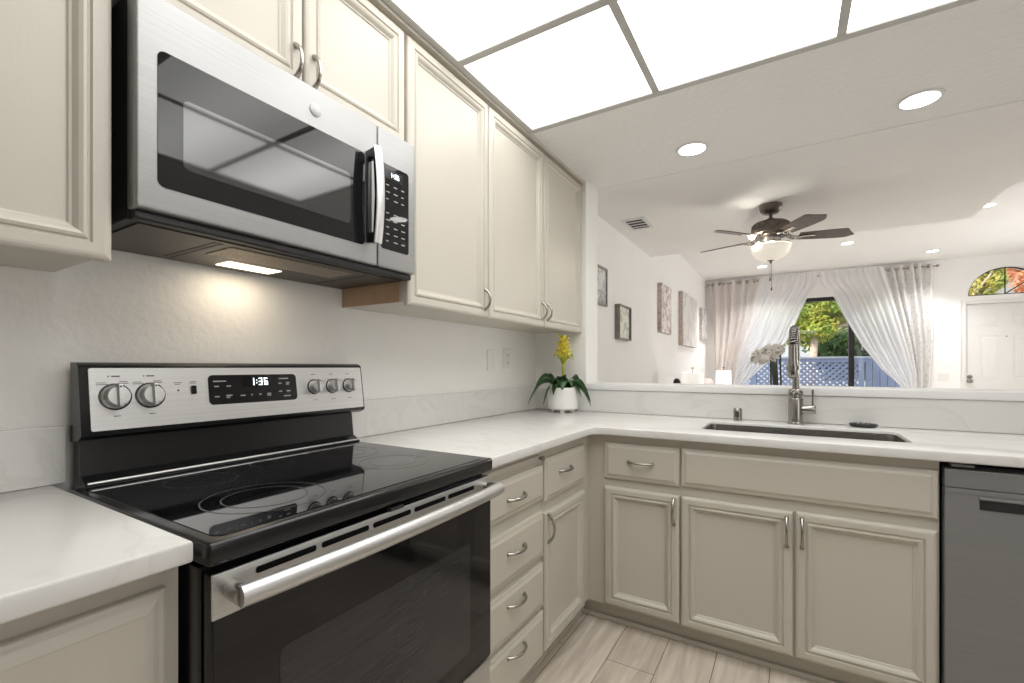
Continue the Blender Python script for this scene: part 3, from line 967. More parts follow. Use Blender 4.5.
# underside
part('chin', B(.323, .352, MY0 + .004, MY1 - .004, 1.470, 1.4875, .004), 'blackmatte', t)
b_ = B(.02, .318, -2.25, -1.535, 1.4685, 1.4725)
part('bottom_plate', b_, 'hoodplate', t)
part('grease_filter', B(.17, .29, -2.06, -1.70, 1.4665, 1.4690, .001), 'gold', t)
part('hood_light', B(.065, .135, -1.985, -1.835, 1.4660, 1.4690, .001), 'hoodlens', t)
for y_ in (-2.10, -2.085, -1.66):
    part('seam_rib', B(.05, .30, y_ - .003, y_ + .003, 1.4675, 1.4690), 'blackmatte', t)
light('hood_lamp', 'AREA', (.10, -1.91, 1.464), 0.4, (1.0, .84, .64), shape='RECTANGLE', size=.06, size_y=.14, rot=(0, 0, 0))

# ------------------------------------------------------------------ range
RY0, RY1 = -2.2925, -1.5185
t = thing('electric_range', 'black and stainless freestanding electric range with glass cooktop', 'range', (.33, -1.905, 0))
part('body', B(.03, .640, RY0 + .004, RY1 - .004, .03, .873, .003), 'black', t)
b_ = bmesh.new()
for x_ in (.08, .58):
    for y_ in (RY0 + .06, RY1 - .06):
        part('foot', lathe(bmesh.new(), [(.02, 0), (.02, .031)], (x_, y_, 0), seg=14), 'blackmatte', t)
# cooktop rim with rounded nose
rim = bmesh.new()
box(rim, .075, .676, RY0, RY1, .880, .9175, .008, 4)
part('cooktop_rim', rim, 'black', t, 50)
gl = part('cooktop_glass', plate(rrect(.105, .655, RY0 + .022, RY1 - .022, .02), .0016, lambda a, b, c: Vector((a, b, .9173 + c))), 'cookglass', t)
for (cx, cy, rs) in ((.50, -2.10, (.115, .080)), (.47, -1.715, (.095,)), (.24, -2.10, (.075,)), (.24, -1.70, (.105, .065)), (.20, -1.905, (.055,))):
    b_ = bmesh.new()
    for r_ in rs:
        lathe(b_, [(r_, 0), (r_, .0003), (r_ - .0035, .0003), (r_ - .0035, 0)], (cx, cy, .91895), seg=64, closed=True)
    part('burner_ring', b_, 'burner', gl)
b_ = lathe(bmesh.new(), [(0, 0), (.060, 0), (.060, .0003), (0, .0003)], (.47, -1.715, .91895), seg=48)
part('burner_spot', b_, 'burner', gl)
# backguard
bg = bmesh.new()
prof = [(.03, .90), (.105, .918), (.098, .926), (.070, .940), (.060, 1.022), (.03, 1.03)]
lo = [bg.verts.new((x, RY0 + .024, z)) for x, z in prof]
hi = [bg.verts.new((x, RY1 - .002, z)) for x, z in prof]
bg.faces.new(lo); bg.faces.new(hi[::-1])
for k in range(len(prof)):
    j = (k + 1) % len(prof)
    bg.faces.new((lo[k], lo[j], hi[j], hi[k]))
part('backguard', bg, 'black', t)
part('backguard_trim', tube(bmesh.new(), [(.102, RY0 + .027, .926), (.102, RY1 - .004, .926)], .0035, 8), 'steel', t, 40)
# control head: tilted black housing with a steel face
TILT = Vector((-.022, 0, .158)).normalized()
NRM = Vector((.158, 0, .022)).normalized()
P0 = Vector((.094, 0, 1.036))
def Th(a, b, c):
    return P0 + Vector((0, a, 0)) + TILT * b + NRM * c
hd = bmesh.new()
prof = [(.026, 1.015), (.072, 1.020)] + [tuple((P0 + TILT * b + NRM * c).xz) for b, c in ((-.006, -.003), (.0, .0), (.150, 0), (.157, -.006))] + [(.055, 1.195), (.026, 1.195)]
lo = [hd.verts.new((x, RY0 + .019, z)) for x, z in prof]
hi = [hd.verts.new((x, RY1 + .028, z)) for x, z in prof]
hd.faces.new(lo); hd.faces.new(hi[::-1])
for k in range(len(prof)):
    j = (k + 1) % len(prof)
    hd.faces.new((lo[k], lo[j], hi[j], hi[k]))
ed = [e for e in hd.edges if len(e.link_faces) == 2 and e.calc_face_angle(0) > .7]
bmesh.ops.bevel(hd, geom=ed, offset=.006, segments=3, profile=.5, affect='EDGES')
ch = part('control_head', hd, 'black', t, 40)
Y0 = RY0
Tf = lambda a, b, c: Th(a, b, .0025 + c)
Td = lambda a, b, c: Th(a, b, .0038 + c)
rc = []
for cy in (-2.211, -2.143):
    rc += [(cy - .013, .126, cy - .010, .129), (cy - .006, .126, cy + .010, .129), (cy - .034, .112, cy - .016, .1135), (cy - .034, .108, cy - .012, .1095),
           (cy + .008, .114, cy + .024, .1155), (cy + .006, .110, cy + .026, .1115), (cy - .005, .034, cy + .008, .0358)]
rc += [(-2.092, .108, -2.074, .1095), (-2.090, .104, -2.078, .1055), (-2.055, .110, -2.041, .1115), (-2.057, .106, -2.040, .1075)]
for cy in (-1.692, -1.623, -1.555):
    rc += [(cy - .008, .124, cy + .006, .126), (cy - .016, .108, cy - .010, .1095), (cy + .012, .104, cy + .018, .1055), (cy - .008, .040, cy + .010, .0415)]
fp = part('control_panel', plate(rrect(-2.257, -1.496, .004, .147, .005), .0025, Th), 'steel', t, prints=(marks(bmesh.new(), rc, Tf), 'darkprint'))
rc = []
for (a, b, w) in ((-2.000, .108, .034), (-1.998, .094, .012), (-1.966, .094, .012), (-1.998, .066, .012), (-1.968, .068, .016), (-1.968, .063, .010), (-1.930, .066, .014),
                  (-1.900, .067, .005), (-1.876, .067, .006), (-1.852, .068, .012), (-1.852, .063, .012), (-1.812, .112, .030), (-1.815, .097, .010), (-1.790, .099, .012),
                  (-1.790, .094, .010), (-1.815, .073, .010), (-1.790, .073, .012), (-1.80, .058, .022)):
    rc.append((a, b, a + w, b + .0032))
ds = part('display_panel', plate(rrect(-2.012, -1.755, .046, .127, .012), .0012, Tf), 'display', fp, prints=(marks(bmesh.new(), rc, Td), 'print'))
part('display_window', plate(rrect(-1.922, -1.848, .092, .120, .002), .0004, Td), 'cookglass', ds)
part('display_digits', digits(bmesh.new(), '1:36', lambda a, b, c: Th(-1.899 + a, .0955 + b, .0044 + c), .0215, .0030), 'digits', ds)
part('oven_light_switch', plate(rrect(-2.054, -2.042, .078, .100, .002), .004, Tf), 'black', fp)
part('indicator_lamp', lathe(bmesh.new(), [(.0025, 0), (.0025, .001), (0, .0012)], Tf(-2.083, .089, 0), NRM, 12), 'darkprint', fp)
for cy, r_ in ((-2.211, .028), (-2.143, .028), (-1.692, .022), (-1.623, .022), (-1.555, .022)):
    kb = bmesh.new()
    o_ = Tf(cy, .080 if r_ > .025 else .084, 0)
    lathe(kb, [(r_, 0), (r_ * .98, .004), (r_ * .86, .006), (r_ * .80, .020), (r_ * .74, .024), (0, .0245)], o_, NRM, 36)
    ko = part('knob', kb, 'steel', fp, 40)
    gb = bmesh.new()
    u = Vector((0, 1, 0))
    c_ = o_ + NRM * .027
    tmp = bmesh.new()
    bmesh.ops.create_cube(tmp, size=1)
    for v in tmp.verts:
        w_ = .0055 if v.co.z < 0 else .0042
        v.co = c_ + u * (v.co.x * 2 * w_) + TILT * (v.co.y * 2 * r_ * .93) + NRM * (v.co.z * .014)
    bmesh.ops.bevel(tmp, geom=list(tmp.edges), offset=.0015, segments=2, profile=.5, affect='EDGES')
    merge(gb, tmp)
    part('knob_grip', gb, 'steel', ko, 40)
    ib = bmesh.new()
    lathe(ib, [(.0022, 0), (.0022, .0006), (0, .0006)], c_ + TILT * r_ * .72 + NRM * .007, NRM, 10)
    part('knob_pointer', ib, 'darkprint', ko)
    part('knob_skirt', lathe(bmesh.new(), [(r_ * 1.12, 0), (r_ * 1.10, .002), (r_ * 1.0, .0025)], o_, NRM, 36), 'black', ko, 40)
# oven door
DX = .668
dr = part('oven_door', B(.642, DX, RY0 + .008, RY1 - .003, .337, .866, .004), 'black', t, 40)
part('glass', plate(rrect(RY0 + .011, RY1 - .006, .340, .796, .004), .0015, lambda a, b, c: Vector((DX + c, a, b))), 'ovenglass', dr)
part('inner_window', plate(rrect(-2.175, -1.625, .40, .700, .015), .0006, lambda a, b, c: Vector((DX + .0015 + c, a, b))), 'ovenwindow', dr)
part('top_rail', B(DX - .001, DX + .004, RY0 + .008, RY1 - .003, .797, .867, .0015), 'steel', dr)
b_ = bmesh.new()
n_ = 5
for k in range(5):
    y0 = -2.218 + k * .124
    merge(b_, plate(rrect(y0, y0 + .112, .845, .856, .004), .0008, lambda a, b, c: Vector((DX + .004 + c, a, b))))
part('vent_slot', b_, 'voidblack', dr)
hb = bmesh.new()
pts, rr = [], []
for k in range(25):
    s = -1 + 2 * k / 24
    pts.append(Vector((DX + .045 + .014 * (1 - s * s), -1.9035 + .362 * s, .838)))
    rr.append(.0175)
tube(hb, pts, rr, 16, flat=(.85, 1.0), up=(1, 0, 0))
ho = part('handle', hb, 'steel', dr, 50)
for s in (-1, 1):
    b_ = tube(bmesh.new(), [(DX + .003, -1.9035 + .352 * s, .838), (DX + .047, -1.9035 + .356 * s, .838)], .0155, 14)
    part('handle_post', b_, 'nickel', ho, 40)
b_ = part('latch', B(DX - .006, .678, -1.925, -1.885, .8675, .8745, .002), 'blackmatte', dr)
sd = part('storage_drawer', B(.642, DX, RY0 + .003, RY1 - .003, .065, .332, .004), 'steel', t, 40)

# ------------------------------------------------------------------ potted bromeliad
PXc, PYc = .262, -.138
t = thing('potted_bromeliad', 'yellow-flowering bromeliad in a white footed pot at the counter corner', 'plant', (PXc, PYc, .914))
b_ = lathe(bmesh.new(), [(0, .018), (.078, .018), (.089, .026), (.094, .145), (.093, .149), (.089, .150), (.086, .146), (.085, .125), (0, .125)], (PXc, PYc, .914), seg=40)
po = part('pot', b_, 'pot', t, 40)
for k in range(4):
    a = radians(20 + 90 * k)
    part('pot_foot', lathe(bmesh.new(), [(.012, 0), (.014, .018), (.014, .022)], (PXc + .055 * cos(a), PYc + .055 * sin(a), .9143), seg=14), 'pot', po, 40)
part('soil', lathe(bmesh.new(), [(0, 0), (.078, 0), (.074, .008), (.04, .012), (0, .012)], (PXc, PYc, 1.038), seg=30), 'soil', t)
RT = Vector((cos(.5439), sin(.5439), 0))
FW = Vector((-sin(.5439), cos(.5439), 0))

def strap(bm, base, d, L, rise, droop, w, n=12, twist=0.0, cup=.25):
    d = Vector(d).normalized()
    side = Vector((-d.y, d.x, 0))
    prev = None
    for k in range(n + 1):
        s = k / n
        p = Vector(base) + d * (L * (s - .10 * s * s)) + Vector((0, 0, rise * sin(min(1, s * 1.35) * pi * .5) - droop * s ** 2.2))
        ww = w * (0.55 + .9 * s) if s < .5 else w * max(.02, (1 - ((s - .5) / .5) ** 2.0))
        ww = min(ww, w)
        sd_ = (side + Vector((0, 0, twist * (.4 + s)))).normalized()
        ring = [bm.verts.new(p - sd_ * ww), bm.verts.new(p + Vector((0, 0, -ww * cup))), bm.verts.new(p + sd_ * ww)]
        if prev:
            bm.faces.new((prev[0], prev[1], ring[1], ring[0]))
            bm.faces.new((prev[1], prev[2], ring[2], ring[1]))
        prev = ring
    return bm

leaves = [  # direction in (right, toward wall), length, rise, droop, width, twist
    ((-1, -.15), .225, .115, .205, .024, 1.1), ((-.85, -.6), .155, .10, .185, .030, 0.88), ((1, .05), .175, .095, .175, .026, -0.88), ((.95, -.35), .175, .085, .185, .031, -1.1),
    ((-.15, -1), .10, .10, .10, .032, 0), ((.35, -.9), .11, .10, .08, .027, -0.44), ((-.5, -.8), .13, .085, .11, .028, 0.66), ((.65, .35), .13, .10, .06, .022, -0.66),
    ((-.6, .4), .12, .11, .07, .022, 0.66), ((-.9, .15), .17, .11, .085, .024, 0.88), ((.8, -.7), .13, .08, .12, .026, -0.44), ((.1, .9), .10, .09, .06, .02, 0), ((-.3, -.95), .07, .10, .03, .024, 0.22)]
for (dx, dy), L, ri, dp, w, tw in leaves:
    d = RT * dx + FW * dy
    o = part('leaf', strap(bmesh.new(), (PXc + d.x * .012, PYc + d.y * .012, 1.05), d, L, ri, dp, w * 1.25, 14, tw), 'leaf', t, 60)
    sm = o.modifiers.new('thick', 'SOLIDIFY'); sm.thickness = .0014
part('flower_stem', tube(bmesh.new(), [(PXc, PYc, 1.05), (PXc + .002, PYc, 1.17), (PXc + .004, PYc, 1.30)], [.011, .009, .007], 10), 'bractgreen', t, 40)
random.seed(5)
for k in range(34):
    f = k / 33
    a = k * 2.39996
    d = Vector((cos(a), sin(a), 0))
    zb = 1.20 + .135 * f
    L = .098 * (1 - .42 * f) * random.uniform(.85, 1.1)
    b_ = strap(bmesh.new(), (PXc + .003 + d.x * .004, PYc + d.y * .004, zb), d, L * .72, L * (.62 + .15 * f), L * (.34 if f < .8 else .05), .0185 * (1 - .25 * f), 8, 0, .5)
    o = part('bract', b_, 'bractgreen' if k < 4 else 'bract', t, 60)
    sm = o.modifiers.new('thick', 'SOLIDIFY'); sm.thickness = .001

# ------------------------------------------------------------------ recessed downlights
GD = 'recessed ceiling downlights'
def downlight(x, y, z, label, power, r=.066):
    t = thing('downlight', label, 'ceiling light', (x, y, z), GD)
    part('trim_ring', lathe(bmesh.new(), [(r + .016, -.0005), (r + .014, -.004), (r, -.005), (r, -.0005)], (x, y, z), seg=36, closed=True), 'trimwhite', t, 40)
    part('lens', lathe(bmesh.new(), [(0, -.0015), (r - .0005, -.0015), (r - .0005, -.004), (r * .5, -.0048), (0, -.005)], (x, y, z), seg=36), 'lens', t, 40)
    light('downlight_lamp', 'SPOT', (x, y, z - .02), power, (1, .985, .955), spot_size=radians(125), spot_blend=.7, shadow_soft_size=.05)
downlight(.985, -.095, ZC, 'round downlight over the counter left of the faucet', 9)
downlight(1.90, -.062, ZC, 'round downlight over the counter above the dishwasher', 9)
downlight(1.045, 5.85, 2.82, 'round downlight beyond the fan, above the left curtain', 110)
downlight(2.08, 4.82, 2.82, 'round downlight right of the fan blades, between fan and curtain', 110)
downlight(3.15, 5.95, 2.82, 'round downlight above the right end of the curtain rod', 110)
downlight(3.13, 3.80, 2.82, 'round downlight at the corner of the dropped ceiling toward the front door', 110)

# ceiling vent
t = thing('ceiling_vent', 'small white ceiling vent with dark slots left of the fan', 'vent', (.285, 1.37, 2.44))
part('frame', holed(rrect(.185, .385, 1.20, 1.52, .006), [rrect(.212, .358, 1.23, 1.49, .004)], .008, lambda a, b, c: Vector((a, b, 2.4395 - c))), 'trimwhite', t)
part('duct', B(.212, .358, 1.23, 1.49, 2.4375, 2.4393), 'blackmatte', t)
for k in range(3):
    y_ = 1.285 + .075 * k
    part('slat', B(.212, .358, y_, y_ + .016, 2.432, 2.4365, .001), 'trimwhite', t)

# ------------------------------------------------------------------ ceiling fan
FCX, FCY = 1.299, 1.435
t = thing('ceiling_fan', 'five-blade ceiling fan with a frosted glass bowl light', 'fan', (FCX, FCY, 2.44))
F0 = (FCX, FCY, 0)
part('canopy', lathe(bmesh.new(), [(.035, 2.372), (.055, 2.376), (.073, 2.395), (.079, 2.42), (.079, 2.4395), (0, 2.4395)], F0, seg=36), 'bronze', t, 40)
part('downrod', lathe(bmesh.new(), [(.013, 2.31), (.013, 2.375)], F0, seg=16), 'bronze', t, 40)
part('motor_housing', lathe(bmesh.new(), [(.025, 2.335), (.035, 2.328), (.06, 2.318), (.112, 2.302), (.128, 2.288), (.132, 2.245), (.138, 2.240), (.138, 2.215), (.130, 2.210), (.124, 2.196), (.06, 2.190), (0, 2.190)], F0, seg=48), 'bronze', t, 35)
b_ = bmesh.new()
for k in range(40):
    a = 2 * pi * k / 40
    tube(b_, [(FCX + .1325 * cos(a), FCY + .1325 * sin(a), 2.248), (FCX + .1295 * cos(a), FCY + .1295 * sin(a), 2.284)], .0028, 6)
part('housing_fluting', b_, 'bronze', t)
part('switch_housing', lathe(bmesh.new(), [(.055, 2.191), (.070, 2.186), (.072, 2.145), (.100, 2.138), (.137, 2.134), (.139, 2.124), (.0, 2.124)], F0, seg=40), 'silver', t, 35)
for k in range(5):
    a = radians(15 + 72 * k)
    d = Vector((cos(a), sin(a), 0))
    s_ = Vector((-sin(a), cos(a), 0))
    c0 = Vector((FCX, FCY, 2.185))
    up = Vector((0, 0, 1))
    ir = bmesh.new()
    # scrolled blade iron: two curling arms, a flat foot under the blade
    for sg in (-1, 1):
        pts = [c0 + d * .095 + s_ * .012 * sg + up * .022, c0 + d * .125 + s_ * .030 * sg + up * .006, c0 + d * .155 + s_ * .036 * sg - up * .012, c0 + d * .185 + s_ * .028 * sg - up * .012,
               c0 + d * .215 + s_ * .012 * sg - up * .006]
        tube(ir, pts, [.006, .0065, .0065, .006, .005], 8)
        cp_ = [c0 + d * (.150 + .014 * cos(q)) + s_ * sg * (.020 + .014 * sin(q)) - up * .006 for q in [2 * pi * j / 12 for j in range(11)]]
        tube(ir, cp_, .004, 6)
    tube(ir, [c0 + d * .08 + up * .024, c0 + d * .14 + up * .002, c0 + d * .24 - up * .004], [.008, .006, .005], 8)
    tube(ir, [c0 + d * .20 - up * .004, c0 + d * .30 - up * .003], [.024, .018], 12, flat=(.22, 1.0), up=(0, 0, 1))
    part('blade_iron', ir, 'silver', t, 50)
    bl = bmesh.new()
    pit = radians(-13)
    ss = s_ * cos(pit) + up * sin(pit)
    nn = d.cross(ss).normalized()
    top, bot = [], []
    R0, R1 = .19, .565
    loop = []
    N = 14
    for j in range(N + 1):
        f = j / N
        w = .050 + .017 * sin(min(1, f * 1.25) * pi * .5)
        if f > .80:
            w *= 1 - ((f - .80) / .20) ** 1.8 * .55
        loop.append((R0 + (R1 - R0) * f, w))
    prof = [(r, w) for r, w in loop] + [(r - (.045 * max(0, (r - .49) / .075)), -w) for r, w in reversed(loop)]
    top = [bl.verts.new(c0 + d * r + ss * w + nn * .003) for r, w in prof]
    bot = [bl.verts.new(c0 + d * r + ss * w - nn * .003) for r, w in prof]
    bl.faces.new(top); bl.faces.new(bot[::-1])
    for j in range(len(prof)):
        q = (j + 1) % len(prof)
        bl.faces.new((top[j], top[q], bot[q], bot[j]))
    part('blade', bl, 'blade', t)
part('glass_bowl', lathe(bmesh.new(), [(.030, 2.010), (.060, 2.017), (.098, 2.036), (.123, 2.063), (.135, 2.092), (.142, 2.118), (.137, 2.120), (.130, 2.094), (.118, 2.067), (.093, 2.042), (.055, 2.026), (.02, 2.018)], F0, seg=48), 'bowl', t, 50)
part('finial', lathe(bmesh.new(), [(0, 1.986), (.006, 1.988), (.009, 1.996), (.006, 2.001), (.014, 2.006), (.030, 2.011), (.028, 2.016), (0, 2.018)], F0, seg=24), 'bronze', t, 40)
for dx, zb in ((-.004, 1.875), (.006, 1.80)):
    ch = part('pull_chain', tube(bmesh.new(), [(FCX + dx, FCY - .012, 2.005), (FCX + dx, FCY - .012, zb)], .0017, 6), 'bronze', t)
    part('chain_fob', lathe(bmesh.new(), [(0, -.028), (.006, -.022), (.005, -.008), (.003, 0), (0, .001)], (FCX + dx, FCY - .012, zb), seg=12), 'bronze', ch, 40)
light('fan_lamp', 'POINT', (FCX, FCY, 2.112), 7, (1, .90, .76), shadow_soft_size=.03)
light('fan_lamp', 'POINT', (FCX - .115, FCY - .115, 2.150), 4, (1, .92, .8), shadow_soft_size=.015)

# ------------------------------------------------------------------ pictures and mirror on the living room left wall
XW = .067
def framed(name, label, cat, y0, y1, z0, z1, dp, fw, mframe, mpic, tilt=None):
    t = thing(name, label, cat, (XW, (y0 + y1) / 2, z0))
    part('frame', holed([(y0, z0), (y1, z0), (y1, z1), (y0, z1)], [[(y0 + fw, z0 + fw), (y1 - fw, z0 + fw), (y1 - fw, z1 - fw), (y0 + fw, z1 - fw)]], dp,
                        lambda a, b, c: Vector((XW + .001 + c, a, b))), mframe, t)
    part('picture' if cat == 'picture' else 'glass', B(XW + .002, XW + dp * .6, y0 + fw, y1 - fw, z0 + fw, z1 - fw), mpic, t)
def canvas(label, y0, y1, z0, z1, dp, mpic):
    t = thing('canvas_painting', label, 'painting', (XW, (y0 + y1) / 2, z0))
    part('stretcher', B(XW + .001, XW + dp, y0, y1, z0, z1, .003), 'canvas_edge', t)
    part('picture', B(XW + dp, XW + dp + .002, y0 + .004, y1 - .004, z0 + .004, z1 - .004), mpic, t)
framed('framed_print', 'grey-framed print half hidden behind the white wall end', 'picture', .72, 1.135, 1.70, 2.02, .025, .018, 'frame_grey', 'art_ink')
framed('framed_print', 'small picture with pale green glare painted in, in a deep dark frame, right of the half-hidden print', 'picture', 1.40, 1.76, 1.437, 1.757, .045, .013, 'frame_dark', 'art_glare')
canvas('tall narrow pink-grey abstract canvas, nearest of the three canvases to the small framed print', 2.97, 3.50, 1.60, 2.195, .05, 'art_pink')
canvas('large pale canvas between the two narrower canvases', 4.20, 5.35, 1.495, 2.268, .06, 'art_pale')
canvas('small grey canvas hanging beside the left curtain', 5.98, 6.55, 1.665, 2.235, .045, 'art_grey')

# ------------------------------------------------------------------ living room furniture glimpsed above the ledge
def sidetable(x, y, label):
    t = thing('side_table', label, 'table', (x, y, 0), 'side tables beside the sofa')
    part('tabletop', lathe(bmesh.new(), [(0, .60), (.22, .60), (.225, .605), (.225, .622), (.22, .627), (0, .627)], (x, y, 0), seg=36), 'tablewood', t, 40)
    for k in range(4):
        a = radians(45 + 90 * k)
        part('leg', tube(bmesh.new(), [(x + .15 * cos(a), y + .15 * sin(a), .60), (x + .19 * cos(a), y + .19 * sin(a), 0.0)], [.018, .012], 10), 'tablewood', t, 40)
def lamp(x, y, zt, r, h, label, on):
    t = thing('table_lamp', label, 'lamp', (x, y, .628), 'white table lamps beside the sofa')
    part('base', lathe(bmesh.new(), [(0, 0), (.07, 0), (.075, .012), (.03, .03), (.055, .09), (.065, .15), (.04, .21), (.012, .235), (.012, .27)], (x, y, .628), seg=28), 'silver', t, 40)
    part('pole', lathe(bmesh.new(), [(.006, .85), (.006, zt + .012)], (x, y, 0), seg=10), 'bronze', t)
    b_ = lathe(bmesh.new(), [(r, zt - h), (r * .95, zt), (r * .95 - .004, zt), (r - .004, zt - h)], (x, y, 0), seg=40, closed=True)
    part('lamp_shade', b_, 'shade', t, 40)
    sp = tube(bmesh.new(), [(x - r * .94, y, zt - .01), (x + r * .94, y, zt - .01)], .003, 6)
    tube(sp, [(x, y - r * .94, zt - .01), (x, y + r * .94, zt - .01)], .003, 6)
    part('spider', sp, 'bronze', t)
    part('finial', lathe(bmesh.new(), [(.004, 0), (.004, .022), (.014, .030), (.016, .040), (.010, .050), (0, .053)], (x, y, zt + .012), seg=16), 'bronze', t, 40)
    light('table_lamp_bulb', 'POINT', (x, y, zt - h * .5), on, (1, .9, .78), shadow_soft_size=.04)
LX, LY = .46, 3.0
sidetable(LX, LY, 'round side table under the nearer white lamp')
lamp(LX, LY, 1.118, .125, .26, 'nearer white drum-shade lamp, below the pink-grey canvas', 3)
sidetable(.43, 6.22, 'round side table under the farther white lamp by the curtain')
lamp(.43, 6.22, 1.122, .13, .24, 'farther white drum-shade lamp, in front of the left curtain', 3)
t = thing('dark_vase', 'dark rounded vase peeking over the ledge left of the nearer lamp', 'vase', (.285, 3.0, .628))
part('body', lathe(bmesh.new(), [(0, 0), (.03, 0), (.04, .03), (.045, .20), (.025, .27), (.035, .31), (.043, .36), (.035, .40), (.015, .42), (0, .42)], (.285, 3.0, .628), seg=24), 'blackmatte', t, 40)
# sofa along the left wall
t = thing('sofa', 'blush upholstered sofa between the two white lamps', 'sofa', (.55, 4.9, 0))
part('seat', B(.12, 1.0, 4.10, 5.75, .12, .44, .05, 4), 'sofa', t, 40)
bk = bmesh.new()
box(bk, .10, .34, 3.95, 5.80, .20, .985, .09, 6)
for v in bk.verts:
    if v.co.z > .85:
        f = (v.co.y - 4.875) / .925
        v.co.z += .06 * (1 - f * f)
part('backrest', bk, 'sofa', t, 60)
for y_ in (4.02, 5.83):
    part('armrest', B(.12, .98, y_ - .08, y_ + .08, .12, .62, .05, 4), 'sofa', t, 40)
for x_ in (.2, .9):
    for y_ in (4.1, 5.75):
        part('leg', lathe(bmesh.new(), [(.018, 0), (.026, .13)], (x_, y_, 0), seg=12), 'tablewood', t)

# dining table under the fan with the orchid
t = thing('dining_table', 'wooden dining table under the ceiling fan, behind the half wall', 'table', (1.45, 1.7, 0))
part('tabletop', B(.85, 2.05, 1.30, 2.15, .725, .76, .006), 'tablewood', t)
part('apron', holed([(.92, 1.37), (1.98, 1.37), (1.98, 2.08), (.92, 2.08)], [[(.94, 1.39), (1.96, 1.39), (1.96, 2.06), (.94, 2.06)]], .08, lambda a, b, c: Vector((a, b, .644 + c))), 'tablewood', t)
for x_ in (.93, 1.97):
    for y_ in (1.38, 2.07):
        part('leg', lathe(bmesh.new(), [(.022, 0), (.034, .70), (.034, .724)], (x_, y_, 0), seg=14), 'tablewood', t, 40)

OX, OY = 1.345, 1.62
t = thing('potted_orchid', 'white orchid with dark stems behind the faucet', 'plant', (OX, OY, .76))
part('pot', lathe(bmesh.new(), [(0, 0), (.06, 0), (.075, .02), (.082, .13), (.078, .134), (.072, .12), (0, .12)], (OX, OY, .7605), seg=32), 'pot', t, 40)
for k in range(6):
    a = k * 1.05
    d = Vector((cos(a), sin(a), 0))
    o = part('leaf', strap(bmesh.new(), (OX + d.x * .02, OY + d.y * .02, .875), d, .16, .06, .05, .028, 8, 0, .3), 'leaf', t, 60)
    sm = o.modifiers.new('thick', 'SOLIDIFY'); sm.thickness = .002
RTv = RT
spr = []
for k, (off, top, reach) in enumerate(((-.055, 1.30, -.16), (-.030, 1.33, -.10), (-.008, 1.31, -.12), (.028, 1.35, -.05))):
    b0 = Vector((OX, OY, .88)) + RTv * off * .5
    b1 = Vector((OX, OY, 1.0)) + RTv * off
    b2 = Vector((OX, OY, top - .05)) + RTv * off * 1.1 + FW * .01 * k
    pts = [b0, b1, b2]
    for j in range(1, 9):
        f = j / 8
        pts.append(b2 + RTv * (reach * f) + Vector((0, 0, .055 * sin(f * pi * .75) - .03 * f * f)) - FW * .03 * f)
    part('stem', tube(bmesh.new(), pts, [.0065] * 3 + [.004] * 8, 8), 'stem', t, 50)
    spr.append(pts[2:])
    part('stake', tube(bmesh.new(), [b0 + RTv * .008, b2 + RTv * .008 + Vector((0, 0, -.02))], .0055, 8), 'stem', t)
random.seed(11)
def blossom(bm, bh, c, face, size):
    face = face.normalized()
    u = face.orthogonal().normalized()
    v = face.cross(u)
    for k in range(5):
        a = 2 * pi * k / 5 + .3
        d = u * cos(a) + v * sin(a)
        s = face.cross(d)
        wl = size * (.42 if k % 2 else .34)
        q = [c, c + d * size * .45 + s * wl + face * size * .06, c + d * size * .95 + s * wl * .45 - face * size * .05, c + d * size * 1.02 - face * size * .08,
             c + d * size * .95 - s * wl * .45 - face * size * .05, c + d * size * .45 - s * wl + face * size * .06]
        bm.faces.new([bm.verts.new(p) for p in q])
    lathe(bh, [(0, 0), (size * .17, .002), (size * .10, size * .25), (0, size * .3)], c, face, 8)
for pts in spr:
    for j in range(1, len(pts)):
        for rep in range(2):
            c = pts[j] + RTv * random.uniform(-.02, .02) + FW * random.uniform(-.03, .02) + Vector((0, 0, random.uniform(-.045, .02)))
            fc = -FW * random.uniform(.4, 1) + RTv * random.uniform(-.7, .5) + Vector((0, 0, random.uniform(-.3, .4)))
            bm = bmesh.new(); bh = bmesh.new()
            blossom(bm, bh, c, fc, random.uniform(.026, .036))
            fo = part('blossom', bm, 'petal', t)
            sm = fo.modifiers.new('thick', 'SOLIDIFY'); sm.thickness = .001
            if rep == 0:
                part('blossom_heart', bh, 'petalheart', fo, 60)
            else:
                bh.free()

# light switch by the front door
t = thing('wall_switch', 'white double switch plate on the wall left of the front door', 'switch', (3.44, YW, 1.03))
part('plate', loft_panel(bmesh.new(), (3.495, YW - .0005, .972), (-1, 0, 0), VZ, (0, -1, 0), .115, .116, [(0, 0), (0, .003), (.003, .006), (.008, .0065)]), 'whiteplastic', t)
for x_ in (3.415, 3.461):
    part('rocker', B(x_ - .016, x_ + .016, YW - .0095, YW - .0065, .996, 1.064, .001), 'whiteplastic', t)

# ------------------------------------------------------------------ curtains
def interp(tab, z):
    """tab: (x, z) from top to bottom"""
    if z >= tab[0][1]:
        return tab[0][0]
    for (xa, za), (xb, zb) in zip(tab, tab[1:]):
        if za >= z >= zb:
            f = (za - z) / (za - zb + 1e-9)
            return xa + (xb - xa) * f
    return tab[-1][0]

